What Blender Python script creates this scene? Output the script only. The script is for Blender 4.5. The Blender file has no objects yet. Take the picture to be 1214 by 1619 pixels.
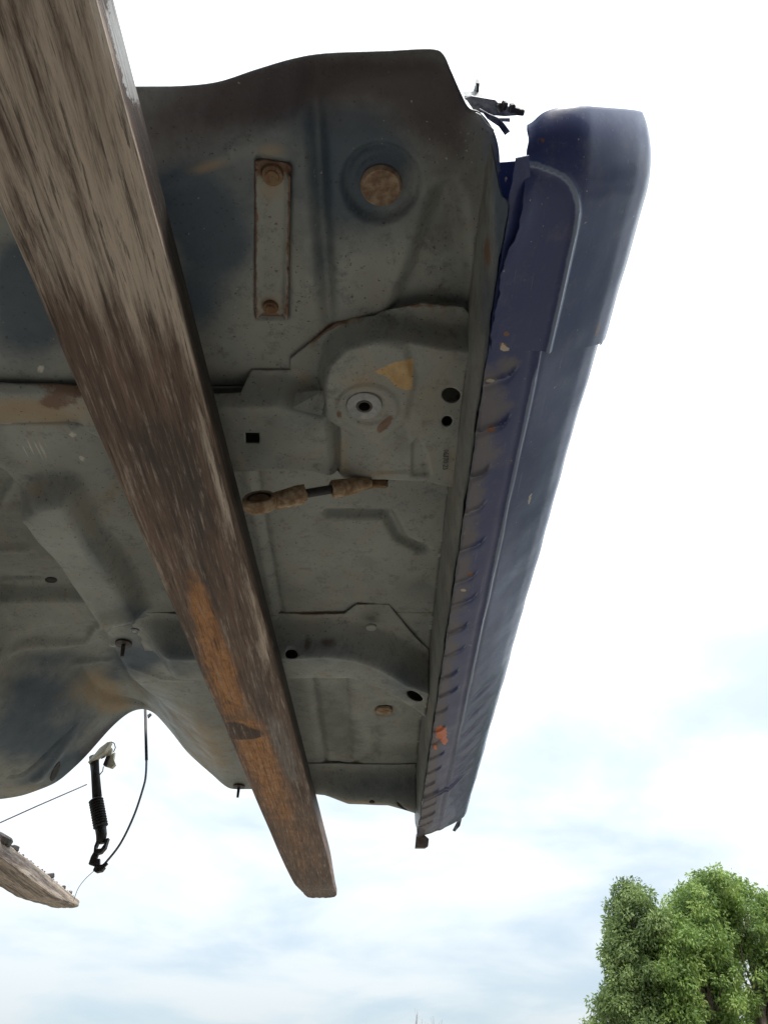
import bpy, bmesh, math, random
import numpy as np
from mathutils import Vector, Matrix
from mathutils.geometry import delaunay_2d_cdt
random.seed(7); RNG = np.random.default_rng(7)
scene = bpy.context.scene

# ---------------------------------------------------------------- camera
H = 1.6                                   # eye height above the ground
FPX, PITCH = 1216.0, math.radians(39.5)   # focal length in photo pixels, upward tilt
CT, ST = math.cos(PITCH), math.sin(PITCH)
cam = bpy.data.cameras.new('camera'); cam_o = bpy.data.objects.new('camera', cam)
scene.collection.objects.link(cam_o); scene.camera = cam_o
cam.sensor_fit = 'VERTICAL'; cam.angle = 2*math.atan(809.5/FPX)
cam.clip_start = 0.02; cam.clip_end = 2000
cam_o.location = (0, 0, H); cam_o.rotation_euler = (math.pi/2+PITCH, 0, 0)

# ---------------------------------------------------------------- sky, sun, exposure
SUN_EL, SUN_ROT = math.radians(52), math.radians(148)
world = bpy.data.worlds.new('World'); scene.world = world; world.use_nodes = True
wt = world.node_tree; wt.nodes.clear()
def wn(t, **k):
    n = wt.nodes.new(t)
    for a, b in k.items(): setattr(n, a, b)
    return n
def wmath(op, a, b=None):
    n = wn('ShaderNodeMath', operation=op)
    for i, q in enumerate((a, b)):
        if q is None: continue
        if isinstance(q, (int, float)): n.inputs[i].default_value = q
        else: wt.links.new(q, n.inputs[i])
    return n.outputs[0]
sky = wn('ShaderNodeTexSky', sky_type='NISHITA'); sky.sun_disc = False
sky.sun_elevation = SUN_EL; sky.sun_rotation = SUN_ROT; sky.dust_density = 2.0
bg_sky = wn('ShaderNodeBackground'); bg_sky.inputs[1].default_value = 0.10
tint = wn('ShaderNodeMix', data_type='RGBA', blend_type='MULTIPLY'); tint.inputs[0].default_value = 1.0
tint.inputs[7].default_value = (0.80, 1.0, 1.10, 1)
wt.links.new(sky.outputs[0], tint.inputs[6]); wt.links.new(tint.outputs[2], bg_sky.inputs[0])
tc = wn('ShaderNodeTexCoord'); sp = wn('ShaderNodeSeparateXYZ')
wt.links.new(tc.outputs['Generated'], sp.inputs[0])
zc = wmath('MAXIMUM', sp.outputs[2], 0.0)
den = wmath('ADD', zc, 0.16)
cb = wn('ShaderNodeCombineXYZ')
wt.links.new(wmath('DIVIDE', sp.outputs[0], den), cb.inputs[0])
wt.links.new(wmath('DIVIDE', sp.outputs[1], den), cb.inputs[1])
no = wn('ShaderNodeTexNoise'); no.inputs['Scale'].default_value = 1.15
no.inputs['Detail'].default_value = 7; no.inputs['Roughness'].default_value = 0.52
no.inputs['Distortion'].default_value = 0.25
wt.links.new(cb.outputs[0], no.inputs[0])
mr = wn('ShaderNodeMapRange'); mr.interpolation_type = 'SMOOTHSTEP'
for i, q in ((1, 0.34), (2, 0.60), (3, 0.57), (4, 1.0)): mr.inputs[i].default_value = q
wt.links.new(no.outputs[0], mr.inputs[0])
bg_cl = wn('ShaderNodeBackground'); bg_cl.inputs[0].default_value = (0.915, 1.0, 1.045, 1)
wt.links.new(wmath('MULTIPLY', wmath('ADD', wmath('MULTIPLY', zc, 3.1), 1.0), 0.485), bg_cl.inputs[1])
mx = wn('ShaderNodeMixShader'); wo = wn('ShaderNodeOutputWorld')
wt.links.new(mr.outputs[0], mx.inputs[0]); wt.links.new(bg_sky.outputs[0], mx.inputs[1])
wt.links.new(bg_cl.outputs[0], mx.inputs[2]); wt.links.new(mx.outputs[0], wo.inputs[0])
sun = bpy.data.lights.new('sun', 'SUN'); sun.energy = 2.4; sun.angle = math.radians(9)
sun.color = (1.0, 0.95, 0.88)
sun_o = bpy.data.objects.new('sun', sun); scene.collection.objects.link(sun_o)
# direction to the sun: sky rotation is clockwise from +Y
sd_ = Vector((math.sin(SUN_ROT)*math.cos(SUN_EL), math.cos(SUN_ROT)*math.cos(SUN_EL), math.sin(SUN_EL)))
sun_o.rotation_euler = sd_.to_track_quat('Z', 'Y').to_euler(); sun_o.location = (5, 5, 20)
vs = scene.view_settings
vs.view_transform = 'Standard'; vs.look = 'None'; vs.exposure = 0.45; vs.gamma = 1.0; vs.use_curve_mapping = False
scene.cycles.max_bounces = 8; scene.cycles.diffuse_bounces = 6

# ---------------------------------------------------------------- helpers
def P(u, v, z):
    """photo pixel + height above the eye -> plan position"""
    a, b = (u-607)/FPX, (809.5-v)/FPX
    t = z/(ST+b*CT)
    return (a*t, (CT-b*ST)*t)
def PY(u, v, y):
    """photo pixel + distance ahead -> point"""
    a, b = (u-607)/FPX, (809.5-v)/FPX
    t = y/(CT-b*ST)
    return (a*t, y, (ST+b*CT)*t)
def PL(pts, z): return [P(u, v, z) for u, v in pts]
def PIX(X, Y, Z):
    d = Y*CT+Z*ST
    d = np.where(np.abs(d) < 1e-6, 1e-6, d)
    return 607+FPX*X/d, 809.5-FPX*(Z*CT-Y*ST)/d
def sst(a, b, x):
    t = np.clip((x-a)/(b-a), 0, 1); return t*t*(3-2*t)
def seg_dist(X, Y, poly, closed=False):
    d = np.full(X.shape, 1e9); n = len(poly)
    for i in range(n if closed else n-1):
        ax, ay = poly[i]; bx, by = poly[(i+1) % n]
        ex, ey = bx-ax, by-ay; L = ex*ex+ey*ey+1e-12
        t = np.clip(((X-ax)*ex+(Y-ay)*ey)/L, 0, 1)
        d = np.minimum(d, np.hypot(X-ax-t*ex, Y-ay-t*ey))
    return d
def inside(X, Y, poly):
    r = np.zeros(X.shape, bool); n = len(poly)
    for i in range(n):
        ax, ay = poly[i]; bx, by = poly[(i+1) % n]
        if ay == by: continue
        c = ((ay > Y) != (by > Y)) & (X < (bx-ax)*(Y-ay)/(by-ay)+ax)
        r ^= c
    return r
def sdp(X, Y, poly):
    d = seg_dist(X, Y, poly, True)
    return np.where(inside(X, Y, poly), -d, d)
def ell(cu, cv, ru, rv, z, n=20, deg=0):
    """hole or disc outline given as a pixel ellipse on height z"""
    o = []; k = math.radians(deg)
    for i in range(n):
        a = 2*math.pi*i/n
        x, y = ru*math.cos(a), rv*math.sin(a)
        o.append(P(cu+x*math.cos(k)-y*math.sin(k), cv+x*math.sin(k)+y*math.cos(k), z))
    return o
def dens(poly, step, closed=True):
    o = []; n = len(poly)
    for i in range(n if closed else n-1):
        a, b = poly[i], poly[(i+1) % n]
        k = max(1, int(math.hypot(b[0]-a[0], b[1]-a[1])/step))
        for j in range(k):
            t = j/k; o.append((a[0]+(b[0]-a[0])*t, a[1]+(b[1]-a[1])*t))
    if not closed: o.append(poly[-1])
    return o
def blobs(u, v, lst):
    r = np.zeros(u.shape)
    for cu, cv, ru, rv, deg, amp in lst:
        k = math.radians(deg); dx, dy = u-cu, v-cv
        x = (dx*math.cos(k)+dy*math.sin(k))/ru; y = (-dx*math.sin(k)+dy*math.cos(k))/rv
        r += amp*np.exp(-1.2*(x*x+y*y))
    return r
def put(name, verts, faces, mat, parent=None, smooth=True, attrs=None, flat_angle=None):
    """verts are relative to the eye height; one mesh object"""
    me = bpy.data.meshes.new(name)
    V = np.array(verts, float).reshape(-1, 3).copy(); V[:, 2] += H
    q = parent
    while q is not None: V -= np.array(q.location); q = q.parent
    me.from_pydata(V.tolist(), [], faces)
    if smooth: me.polygons.foreach_set('use_smooth', [True]*len(me.polygons))
    if attrs:
        for k, a in attrs.items():
            at = me.attributes.new(k, 'FLOAT', 'POINT'); at.data.foreach_set('value', np.asarray(a, np.float32))
    me.update()
    if flat_angle: me.set_sharp_from_angle(angle=math.radians(flat_angle))
    o = bpy.data.objects.new(name, me); scene.collection.objects.link(o)
    if mat: me.materials.append(mat)
    if parent is not None: o.parent = parent
    return o
def thing(name, label, cat, loc, group=None):
    o = bpy.data.objects.new(name, None); scene.collection.objects.link(o)
    o.location = (loc[0], loc[1], loc[2]+H); o.empty_display_size = 0.1
    o['label'] = label; o['category'] = cat
    if group: o['group'] = group
    bpy.context.view_layer.update()
    return o
def tag(o, label, cat, group=None):
    o['label'] = label; o['category'] = cat
    if group: o['group'] = group
    return o
def panel(name, outline, holes, zfun, step, mat, parent, thick=0.0016, blob=None, bstep=None, edge_rust=0.0):
    """pressed sheet: triangulated plan with constraint edges, lifted by zfun, given thickness"""
    bstep = bstep or step
    ol = dens(outline, bstep); hs = [dens(h, min(bstep, 0.002)) for h in holes]
    pts = list(ol); edges = [(i, (i+1) % len(ol)) for i in range(len(ol))]
    for h in hs:
        k = len(pts); pts += h; edges += [(k+i, k+(i+1) % len(h)) for i in range(len(h))]
    xs = [p[0] for p in ol]; ys = [p[1] for p in ol]
    gx, gy = np.meshgrid(np.arange(min(xs), max(xs), step), np.arange(min(ys), max(ys), step))
    gx = gx.ravel().copy(); gy = gy.ravel().copy(); gx[::2] += 0.0003
    ok = inside(gx, gy, ol)
    gx, gy = gx[ok], gy[ok]
    ok = seg_dist(gx, gy, outline, True) > step*0.5
    for h in holes:
        ok &= ~(inside(gx, gy, h) | (seg_dist(gx, gy, h, True) < min(step*0.5, 0.002)))
    gx, gy = gx[ok], gy[ok]
    allp = [Vector(p) for p in pts]+[Vector((a, b)) for a, b in zip(gx.tolist(), gy.tolist())]
    vo, eo, fo, *_ = delaunay_2d_cdt(allp, edges, [], 0, 1e-6)
    A = np.array([(p.x, p.y) for p in vo]); F = np.array([f for f in fo if len(f) == 3])
    c = A[F].mean(1); keep = inside(c[:, 0], c[:, 1], ol)
    for h in hs: keep &= ~inside(c[:, 0], c[:, 1], h)
    F = F[keep]
    Z = zfun(A[:, 0], A[:, 1])
    V = np.column_stack([A, Z]); n = len(V)
    # face down
    e1 = V[F[:, 1]]-V[F[:, 0]]; e2 = V[F[:, 2]]-V[F[:, 0]]
    up = (e1[:, 0]*e2[:, 1]-e1[:, 1]*e2[:, 0]) > 0
    F[up] = F[up][:, ::-1]
    U, W = PIX(V[:, 0], V[:, 1], V[:, 2])
    T = V.copy(); T[:, 2] += thick
    cnt = {}
    for f in F.tolist():
        for i in range(3):
            a, b = f[i], f[(i+1) % 3]
            if (b, a) in cnt: del cnt[(b, a)]
            else: cnt[(a, b)] = 1
    side = [(b, a, a+n, b+n) for (a, b) in cnt]
    faces = F.tolist()+(F[:, ::-1]+n).tolist()+side
    at = {}
    for k, l in (blob or {}).items():
        q = blobs(U, W, l) if isinstance(l, list) else l(U, W, V)
        if k == 'rust' and edge_rust: q = q+edge_rust*np.exp(-(seg_dist(V[:, 0], V[:, 1], outline, True)/.0045)**2)
        at[k] = np.concatenate([q, q])
    o = put(name, np.vstack([V, T]), faces, mat, parent, True, at)
    sm = np.ones(len(faces), bool); sm[-len(side):] = False; o.data.polygons.foreach_set('use_smooth', sm)
    return o
def tube(path, r, n=10, caps=True):
    """tube along points; r a number or one per point -> verts, faces"""
    p = [Vector(q) for q in path]; rr = r if isinstance(r, (list, tuple)) else [r]*len(p)
    V, F = [], []; nrm = None
    for i, q in enumerate(p):
        d = (p[min(i+1, len(p)-1)]-p[max(i-1, 0)]).normalized()
        if nrm is None:
            nrm = d.orthogonal().normalized()
        else:
            nrm = (nrm-d*nrm.dot(d)).normalized()
        bn = d.cross(nrm)
        for k in range(n):
            a = 2*math.pi*k/n
            V.append(q+(nrm*math.cos(a)+bn*math.sin(a))*rr[i])
    for i in range(len(p)-1):
        for k in range(n):
            F.append((i*n+k, i*n+(k+1) % n, (i+1)*n+(k+1) % n, (i+1)*n+k))
    if caps:
        F.append(tuple(range(n-1, -1, -1))); F.append(tuple((len(p)-1)*n+k for k in range(n)))
    return [tuple(v) for v in V], F
def lathe(profile, origin, axis, n=28):
    """profile (r, h) revolved about axis through origin"""
    ax = Vector(axis).normalized(); a = ax.orthogonal().normalized(); b = ax.cross(a); o = Vector(origin)
    V, F = [], []
    for r, h in profile:
        for k in range(n):
            t = 2*math.pi*k/n; V.append(tuple(o+ax*h+(a*math.cos(t)+b*math.sin(t))*r))
    for i in range(len(profile)-1):
        for k in range(n):
            F.append((i*n+k, i*n+(k+1) % n, (i+1)*n+(k+1) % n, (i+1)*n+k))
    return V, F
def merge(*vf):
    V, F = [], []
    for v, f in vf:
        k = len(V); V += list(v); F += [tuple(i+k for i in q) for q in f]
    return V, F
def prism(poly, z0, z1):
    """vertical prism of a plan outline (poly may be (x, y))"""
    n = len(poly)
    V = [(x, y, z0) for x, y in poly]+[(x, y, z1) for x, y in poly]
    F = [tuple(range(n-1, -1, -1)), tuple(range(n, 2*n))]+[(i, (i+1) % n, n+(i+1) % n, n+i) for i in range(n)]
    return V, F
def slab(pts, d):
    """planar 3D outline thickened by vector d"""
    n = len(pts); d = Vector(d)
    V = [tuple(p) for p in pts]+[tuple(Vector(p)+d) for p in pts]
    F = [tuple(range(n-1, -1, -1)), tuple(range(n, 2*n))]+[(i, (i+1) % n, n+(i+1) % n, n+i) for i in range(n)]
    return V, F
def box(c, h, rot=None):
    V = []
    for sx in (-1, 1):
        for sy in (-1, 1):
            for sz in (-1, 1):
                q = Vector((sx*h[0], sy*h[1], sz*h[2]))
                if rot is not None: q = rot @ q
                V.append(tuple(Vector(c)+q))
    F = [(0, 1, 3, 2), (4, 6, 7, 5), (0, 4, 5, 1), (2, 3, 7, 6), (0, 2, 6, 4), (1, 5, 7, 3)]
    return V, F
def bevel(o, w, seg=2):
    m = o.modifiers.new('bevel', 'BEVEL'); m.width = w; m.segments = seg; m.limit_method = 'ANGLE'
    return o

# ---------------------------------------------------------------- materials
class Mat:
    def __init__(s, name):
        s.m = bpy.data.materials.new(name); s.m.use_nodes = True; s.t = s.m.node_tree
        s.b = s.t.nodes['Principled BSDF']; s.tc = s.n('ShaderNodeTexCoord')
    def n(s, t, **k):
        q = s.t.nodes.new(t)
        for a, b in k.items(): setattr(q, a, b)
        return q
    def L(s, a, b): s.t.links.new(a, b)
    def pos(s, scale=(1, 1, 1)):
        g = s.n('ShaderNodeNewGeometry'); m = s.n('ShaderNodeMapping'); m.inputs['Scale'].default_value = scale
        s.L(g.outputs['Position'], m.inputs[0]); return m.outputs[0]
    def noise(s, scale, detail=5, rough=0.6, sc=(1, 1, 1), dist=0.0):
        q = s.n('ShaderNodeTexNoise'); q.inputs['Scale'].default_value = scale
        q.inputs['Detail'].default_value = detail; q.inputs['Roughness'].default_value = rough
        q.inputs['Distortion'].default_value = dist
        s.L(s.pos(sc), q.inputs[0]); return q.outputs[0]
    def attr(s, name):
        q = s.n('ShaderNodeAttribute'); q.attribute_name = name; return q.outputs['Fac']
    def ma(s, op, a, b=None, clamp=False):
        q = s.n('ShaderNodeMath', operation=op); q.use_clamp = clamp
        for i, w in enumerate((a, b)):
            if w is None: continue
            if isinstance(w, (int, float)): q.inputs[i].default_value = w
            else: s.L(w, q.inputs[i])
        return q.outputs[0]
    def ramp(s, x, lo, hi, a=0.0, b=1.0):
        q = s.n('ShaderNodeMapRange'); q.interpolation_type = 'SMOOTHSTEP'
        for i, w in ((1, lo), (2, hi), (3, a), (4, b)): q.inputs[i].default_value = w
        s.L(x, q.inputs[0]); return q.outputs[0]
    def mix(s, fac, a, b):
        q = s.n('ShaderNodeMix', data_type='RGBA')
        if isinstance(fac, (int, float)): q.inputs[0].default_value = fac
        else: s.L(fac, q.inputs[0])
        for i, w in ((6, a), (7, b)):
            if isinstance(w, tuple): q.inputs[i].default_value = (*w, 1)
            else: s.L(w, q.inputs[i])
        return q.outputs[2]
    def mask(s, at, noise, k=0.8, sharp=0.12, thr=0.5, gain=1.0):
        """attribute plus noise, thresholded: a stain with a ragged edge"""
        w = s.ma('ADD', s.ma('MULTIPLY', s.attr(at), gain) if isinstance(at, str) else at, s.ma('MULTIPLY', s.ma('SUBTRACT', noise, 0.5), k))
        return s.ramp(w, thr-sharp, thr+sharp)
    def col(s, c):
        if isinstance(c, tuple): s.b.inputs['Base Color'].default_value = (*c, 1)
        else: s.L(c, s.b.inputs['Base Color'])
    def rough(s, r):
        if isinstance(r, (int, float)): s.b.inputs['Roughness'].default_value = r
        else: s.L(r, s.b.inputs['Roughness'])
    def bump(s, h, strength=0.3, dist=0.002):
        q = s.n('ShaderNodeBump'); q.inputs['Strength'].default_value = strength; q.inputs['Distance'].default_value = dist
        s.L(h, q.inputs['Height']); s.L(q.outputs[0], s.b.inputs['Normal'])
def mat_underbody():
    s = Mat('underbody_paint')
    n1 = s.noise(5, 4); n2 = s.noise(26, 6, 0.65); n3 = s.noise(140, 4, 0.7); n4 = s.noise(60, 5, 0.7)
    base = s.mix(s.ramp(n1, 0.3, 0.7), (0.275, 0.290, 0.278), (0.350, 0.366, 0.346))
    base = s.mix(s.ramp(n2, 0.42, 0.72, 0, 0.6), base, (0.37, 0.345, 0.295))           # dust
    base = s.mix(s.ramp(s.noise(34, 8, 0.82), 0.50, 0.68, 0, 0.62), base, (0.105, 0.10, 0.088))
    base = s.mix(s.ramp(s.noise(3.2, 5, 0.6), 0.45, 0.62, 0, 0.5), base, (0.155, 0.165, 0.155))
    base = s.mix(s.ramp(s.noise(85, 6, 0.8), 0.60, 0.70, 0, 0.55), base, (0.46, 0.38, 0.28))
    base = s.mix(s.ramp(s.noise(11, 7, 0.7, (1, .35, 1), .6), 0.50, 0.70, 0, 0.4), base, (0.40, 0.34, 0.26))
    base = s.mix(s.ma('MULTIPLY', s.mask('blue', n2, 0.55, 0.42, .5, 1.35), 0.92), base, (0.062, 0.095, 0.135))
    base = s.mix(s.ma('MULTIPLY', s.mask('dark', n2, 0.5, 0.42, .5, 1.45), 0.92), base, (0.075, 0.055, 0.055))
    base = s.mix(s.ma('MULTIPLY', s.mask('grey', n2, 1.0, 0.3), 0.6), base, (0.13, 0.135, 0.115))
    base = s.mix(s.ma('MULTIPLY', s.mask('dust', n2, 0.9, 0.3), 0.75), base, (0.42, 0.30, 0.175))
    base = s.mix(s.ma('MULTIPLY', s.mask('tan', n4, 0.9, 0.06), s.ramp(n3, .25, .42, .3, 1)), base, s.mix(s.ramp(n4, .35, .65), (0.50, 0.31, 0.13), (0.62, 0.42, 0.20)))
    base = s.mix(s.ma('MULTIPLY', s.mask('rust', n4, 1.0, 0.15), 0.85), base, (0.17, 0.075, 0.035))
    mp = s.n('ShaderNodeMapping'); mp.inputs['Rotation'].default_value = (0, 0, math.radians(-20)); mp.inputs['Scale'].default_value = (1, .02, 1)
    gg = s.n('ShaderNodeNewGeometry'); s.L(gg.outputs['Position'], mp.inputs[0]); ns = s.n('ShaderNodeTexNoise'); ns.inputs['Scale'].default_value = 330; ns.inputs['Detail'].default_value = 2; s.L(mp.outputs[0], ns.inputs[0])
    base = s.mix(s.ma('MULTIPLY', s.ramp(s.ma('MULTIPLY', ns.outputs[0], s.attr('scr')), .52, .60), .7), base, (0.72, 0.68, 0.60))
    base = s.mix(s.ma('MULTIPLY', s.mask('scratch', n3, 0.6, 0.15), 0.8), base, (0.72, 0.68, 0.60))
    sp = s.noise(230, 2, 0.5)
    base = s.mix(s.ramp(sp, 0.66, 0.72, 0, 0.7), base, (0.05, 0.045, 0.04))           # flecks
    base = s.mix(s.ramp(s.noise(170, 2, 0.5, (1.1, 1, 1)), 0.73, 0.78, 0, 0.5), base, (0.6, 0.55, 0.45))
    s.col(base); s.rough(s.ramp(n2, 0.3, 0.8, 0.45, 0.75))
    s.bump(s.ma('ADD', n3, s.ma('MULTIPLY', n4, 1.5)), 0.38, 0.0014)
    return s.m
def mat_blue():
    s = Mat('navy_paint')
    n1 = s.noise(9, 5); n2 = s.noise(38, 6, 0.7); n3 = s.noise(160, 3, 0.6)
    base = s.mix(s.ramp(n1, 0.3, 0.7), (0.034, 0.047, 0.150), (0.044, 0.056, 0.160))
    base = s.mix(s.ramp(s.noise(30, 8, .78), 0.5, 0.74, 0, 0.42), base, (0.13, 0.135, 0.17))
    gs = s.noise(260, 5, .7, (1, .02, 1), .2); base = s.mix(s.ma('MULTIPLY', s.ramp(gs, .60, .70), s.ramp(n1, .42, .6, 0, .55)), base, (0.20, 0.22, 0.30))
    base = s.mix(s.ramp(s.noise(95, 4, .7), .66, .74, 0, .5), base, (0.20, 0.165, 0.13))
    d = s.mask('dust', n2, 1.1, 0.22)
    base = s.mix(s.ma('MULTIPLY', d, 0.62), base, (0.21, 0.185, 0.155))
    base = s.mix(s.ma('MULTIPLY', s.mask('crease_glint', n2, 0.7, 0.2), .8), base, (0.24, 0.29, 0.40))  # highlight line of the crease put into the colour
    base = s.mix(s.mask('under', n2, 0.9, 0.1), base, (0.10, 0.10, 0.115))
    base = s.mix(s.mask('rust', n2, 1.2, 0.15), base, (0.20, 0.09, 0.05))
    base = s.mix(s.mask('orange', s.noise(120, 5, .75, (1, .5, 1)), 1.9, 0.06), base, (0.62, 0.16, 0.06))
    base = s.mix(s.mask('chip', n3, 1.0, 0.1), base, (0.50, 0.42, 0.33))
    base = s.mix(s.ramp(s.noise(210, 2, 0.5), 0.735, 0.77, 0, 0.7), base, (0.4, 0.38, 0.38))
    s.col(base)
    s.rough(s.ma('ADD', s.ma('MULTIPLY', d, 0.3), s.ramp(n2, 0.3, 0.8, 0.30, 0.42), True))
    s.b.inputs['Specular IOR Level'].default_value = 0.22; s.b.inputs['Coat Weight'].default_value = 0.22; s.b.inputs['Coat Roughness'].default_value = 0.10
    s.bump(s.ma('ADD', s.ma('MULTIPLY', n3, 0.5), n1), 0.10, 0.0015)
    return s.m
def mat_fork(orange=True):
    s = Mat('worn_fork_steel' if orange else 'muddy_fork_steel')
    g1 = s.noise(38, 9, 0.72, (1, 0.055, 1), 0.6); g2 = s.noise(95, 8, 0.75, (1, 0.07, 1), 0.4)
    n2 = s.noise(22, 7, 0.7); n3 = s.noise(180, 4, 0.7)
    base = s.mix(s.ramp(g1, 0.38, 0.62), (0.095, 0.054, 0.040), (0.21, 0.135, 0.10))
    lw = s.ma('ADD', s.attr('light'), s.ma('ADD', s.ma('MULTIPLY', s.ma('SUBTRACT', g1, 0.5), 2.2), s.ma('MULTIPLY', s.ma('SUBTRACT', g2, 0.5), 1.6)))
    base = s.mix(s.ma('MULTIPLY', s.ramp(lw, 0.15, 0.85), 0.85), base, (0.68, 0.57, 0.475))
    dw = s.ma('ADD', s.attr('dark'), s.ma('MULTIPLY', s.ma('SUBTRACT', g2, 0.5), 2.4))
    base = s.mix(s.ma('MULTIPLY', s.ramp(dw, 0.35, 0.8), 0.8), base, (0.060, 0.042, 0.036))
    base = s.mix(s.ma('MULTIPLY', s.mask('orange', s.ma('ADD', s.ma('MULTIPLY', n2, .7), s.ma('MULTIPLY', g2, .3)), 1.3, 0.32), 0.88), base, s.mix(s.ramp(s.noise(45, 7, 0.75, (1, .5, 1), 1.2), 0.35, 0.65), (0.34, 0.14, 0.045), (0.60, 0.27, 0.085)))
    base = s.mix(s.ma('MULTIPLY', s.mask('grey', n2, 0.9, 0.15), 0.75), base, (0.21, 0.19, 0.18))
    base = s.mix(s.mask('brown', n2, 0.8, 0.10), base, (0.085, 0.045, 0.032))
    base = s.mix(s.mask('paint_and_skylight', n3, 0.9, 0.08), base, (0.50, 0.50, 0.50))
    g3 = s.noise(210, 6, 0.7, (1, 0.045, 1), 0.3)
    base = s.mix(s.ma('MULTIPLY', s.ramp(g3, 0.53, 0.66), s.ramp(n2, .35, .6, .15, .75)), base, (0.46, 0.38, 0.32))            # scratches
    base = s.mix(s.ramp(g2, 0.60, 0.70, 0, 0.6), base, (0.52, 0.44, 0.36))
    base = s.mix(s.ramp(g3, 0.46, 0.36, 0, 0.75), base, (0.035, 0.026, 0.022))
    base = s.mix(s.ramp(n3, 0.68, 0.75, 0, 0.6), base, (0.04, 0.03, 0.025))
    base = s.mix(s.ma('MULTIPLY', s.attr('oil'), .88), base, (0.014, 0.011, 0.009))
    g4 = s.noise(430, 5, 0.75, (1, 0.04, 1), 0.2)
    base = s.mix(s.ramp(g4, 0.50, 0.38, 0, 0.35), base, (0.05, 0.036, 0.03)); base = s.mix(s.ramp(g4, 0.55, 0.68, 0, 0.2), base, (0.55, 0.46, 0.38))
    s.col(base); s.rough(s.ramp(g1, 0.3, 0.7, 0.55, 0.8))
    s.bump(s.ma('ADD', s.ma('MULTIPLY', g2, 1.2), s.ma('ADD', g1, s.ma('MULTIPLY', n3, 0.4))), 0.45, 0.0022)
    return s.m
def mat_simple(name, c1, c2, scale=40, rough=0.6, bump=0.2, dist=0.001, metal=0.0, c3=None):
    s = Mat(name); n = s.noise(scale, 6, 0.65); n3 = s.noise(scale*4, 4, 0.7)
    b = s.mix(s.ramp(n, 0.35, 0.65), c1, c2)
    if c3: b = s.mix(s.ramp(n3, 0.55, 0.7, 0, 0.8), b, c3)
    s.col(b); s.rough(rough); s.b.inputs['Metallic'].default_value = metal
    s.bump(s.ma('ADD', n, s.ma('MULTIPLY', n3, 0.5)), bump, dist); return s.m
M_UND = mat_underbody(); M_BLUE = mat_blue(); M_FORK = mat_fork(); M_FORK2 = mat_fork(False)
M_RUST = mat_simple('rusted_bolt_steel', (0.18, 0.095, 0.05), (0.30, 0.20, 0.12), 70, 0.85, 0.5, 0.0015, 0, (0.10, 0.05, 0.03))
M_TANPLUG = mat_simple('dusty_plug', (0.20, 0.12, 0.075), (0.42, 0.31, 0.215), 90, 0.85, 0.4, 0.001, 0, (0.20, 0.11, 0.07))
M_MUD = mat_simple('dried_mud', (0.27, 0.16, 0.085), (0.55, 0.41, 0.28), 110, 0.9, 0.9, 0.003, 0, (0.20, 0.09, 0.045))
M_BLACK = mat_simple('plain_black', (0.018, 0.017, 0.018), (0.04, 0.036, 0.035), 90, 0.6, 0.2)
M_DARKSTEEL = mat_simple('dark_oily_steel', (0.035, 0.028, 0.028), (0.075, 0.06, 0.055), 80, 0.5, 0.3)
M_STEEL = mat_simple('dull_zinc_steel', (0.24, 0.25, 0.26), (0.36, 0.36, 0.36), 90, 0.45, 0.2, 0.0005, 0.3)
M_CABLE = mat_simple('grey_cable_sheath', (0.17, 0.17, 0.20), (0.24, 0.24, 0.27), 120, 0.5, 0.1)
M_CREAM = mat_simple('cream_plastic', (0.62, 0.58, 0.46), (0.74, 0.70, 0.58), 60, 0.5, 0.1)
M_TORN = mat_simple('torn_sheet_metal', (0.055, 0.055, 0.09), (0.30, 0.30, 0.32), 70, 0.4, 0.3, 0.001, 0.2)
M_BROWNM = mat_simple('brown_primer_steel', (0.13, 0.10, 0.085), (0.20, 0.165, 0.145), 70, 0.6, 0.3)
M_LIFT = mat_simple('grimy_mast_steel', (0.05, 0.045, 0.04), (0.10, 0.085, 0.07), 30, 0.6, 0.3)
M_MARK = mat_simple('stamped_mark', (0.085, 0.085, 0.07), (0.12, 0.115, 0.095), 80, 0.7, 0.1)  # darker tone stands in for shade inside the engraved strokes

# ---------------------------------------------------------------- ground
M_BLOCKER = mat_simple('blocker_sheet', (0.09, 0.075, 0.06), (0.15, 0.13, 0.11), 3, 0.8, 0.3, 0.01)
def mat_ground():
    s = Mat('dry_yard_ground')
    n1 = s.noise(0.35, 6); n2 = s.noise(9, 8, 0.7); n3 = s.noise(70, 4, 0.7)
    b = s.mix(s.ramp(n1, 0.35, 0.65), (0.25, 0.22, 0.175), (0.20, 0.185, 0.155))
    b = s.mix(s.ramp(n2, 0.5, 0.75, 0, 0.5), b, (0.15, 0.13, 0.105))
    b = s.mix(s.ramp(n3, 0.6, 0.75, 0, 0.5), b, (0.32, 0.29, 0.25))
    s.col(b); s.rough(0.95); s.bump(s.ma('ADD', n2, n3), 0.6, 0.03); return s.m
gv = [(x, y, -H) for y in (-600, -40, 0, 40, 1500) for x in (-900, -60, 0, 60, 900)]
gf = [(j*5+i, j*5+i+1, (j+1)*5+i+1, (j+1)*5+i) for j in range(4) for i in range(4)]
ground = put('ground', gv, gf, mat_ground()); ground['kind'] = 'structure'
M_BOUNCE_CUT = mat_simple('bounce_cut_asphalt', (0.040, 0.038, 0.036), (0.060, 0.056, 0.052), 4, 0.9, 0.5, 0.01, 0, (0.085, 0.08, 0.075))
bounce_cut_pad = put('bounce_cut_apron', [(-15, -6.46, -H+.004), (13, -6.46, -H+.004), (13, .35, -H+.004), (-15, .35, -H+.004)], [(0, 1, 2, 3)], M_BOUNCE_CUT); bounce_cut_pad['kind'] = 'structure'  # unseen dark pad, added to cut bounce light from behind

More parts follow.
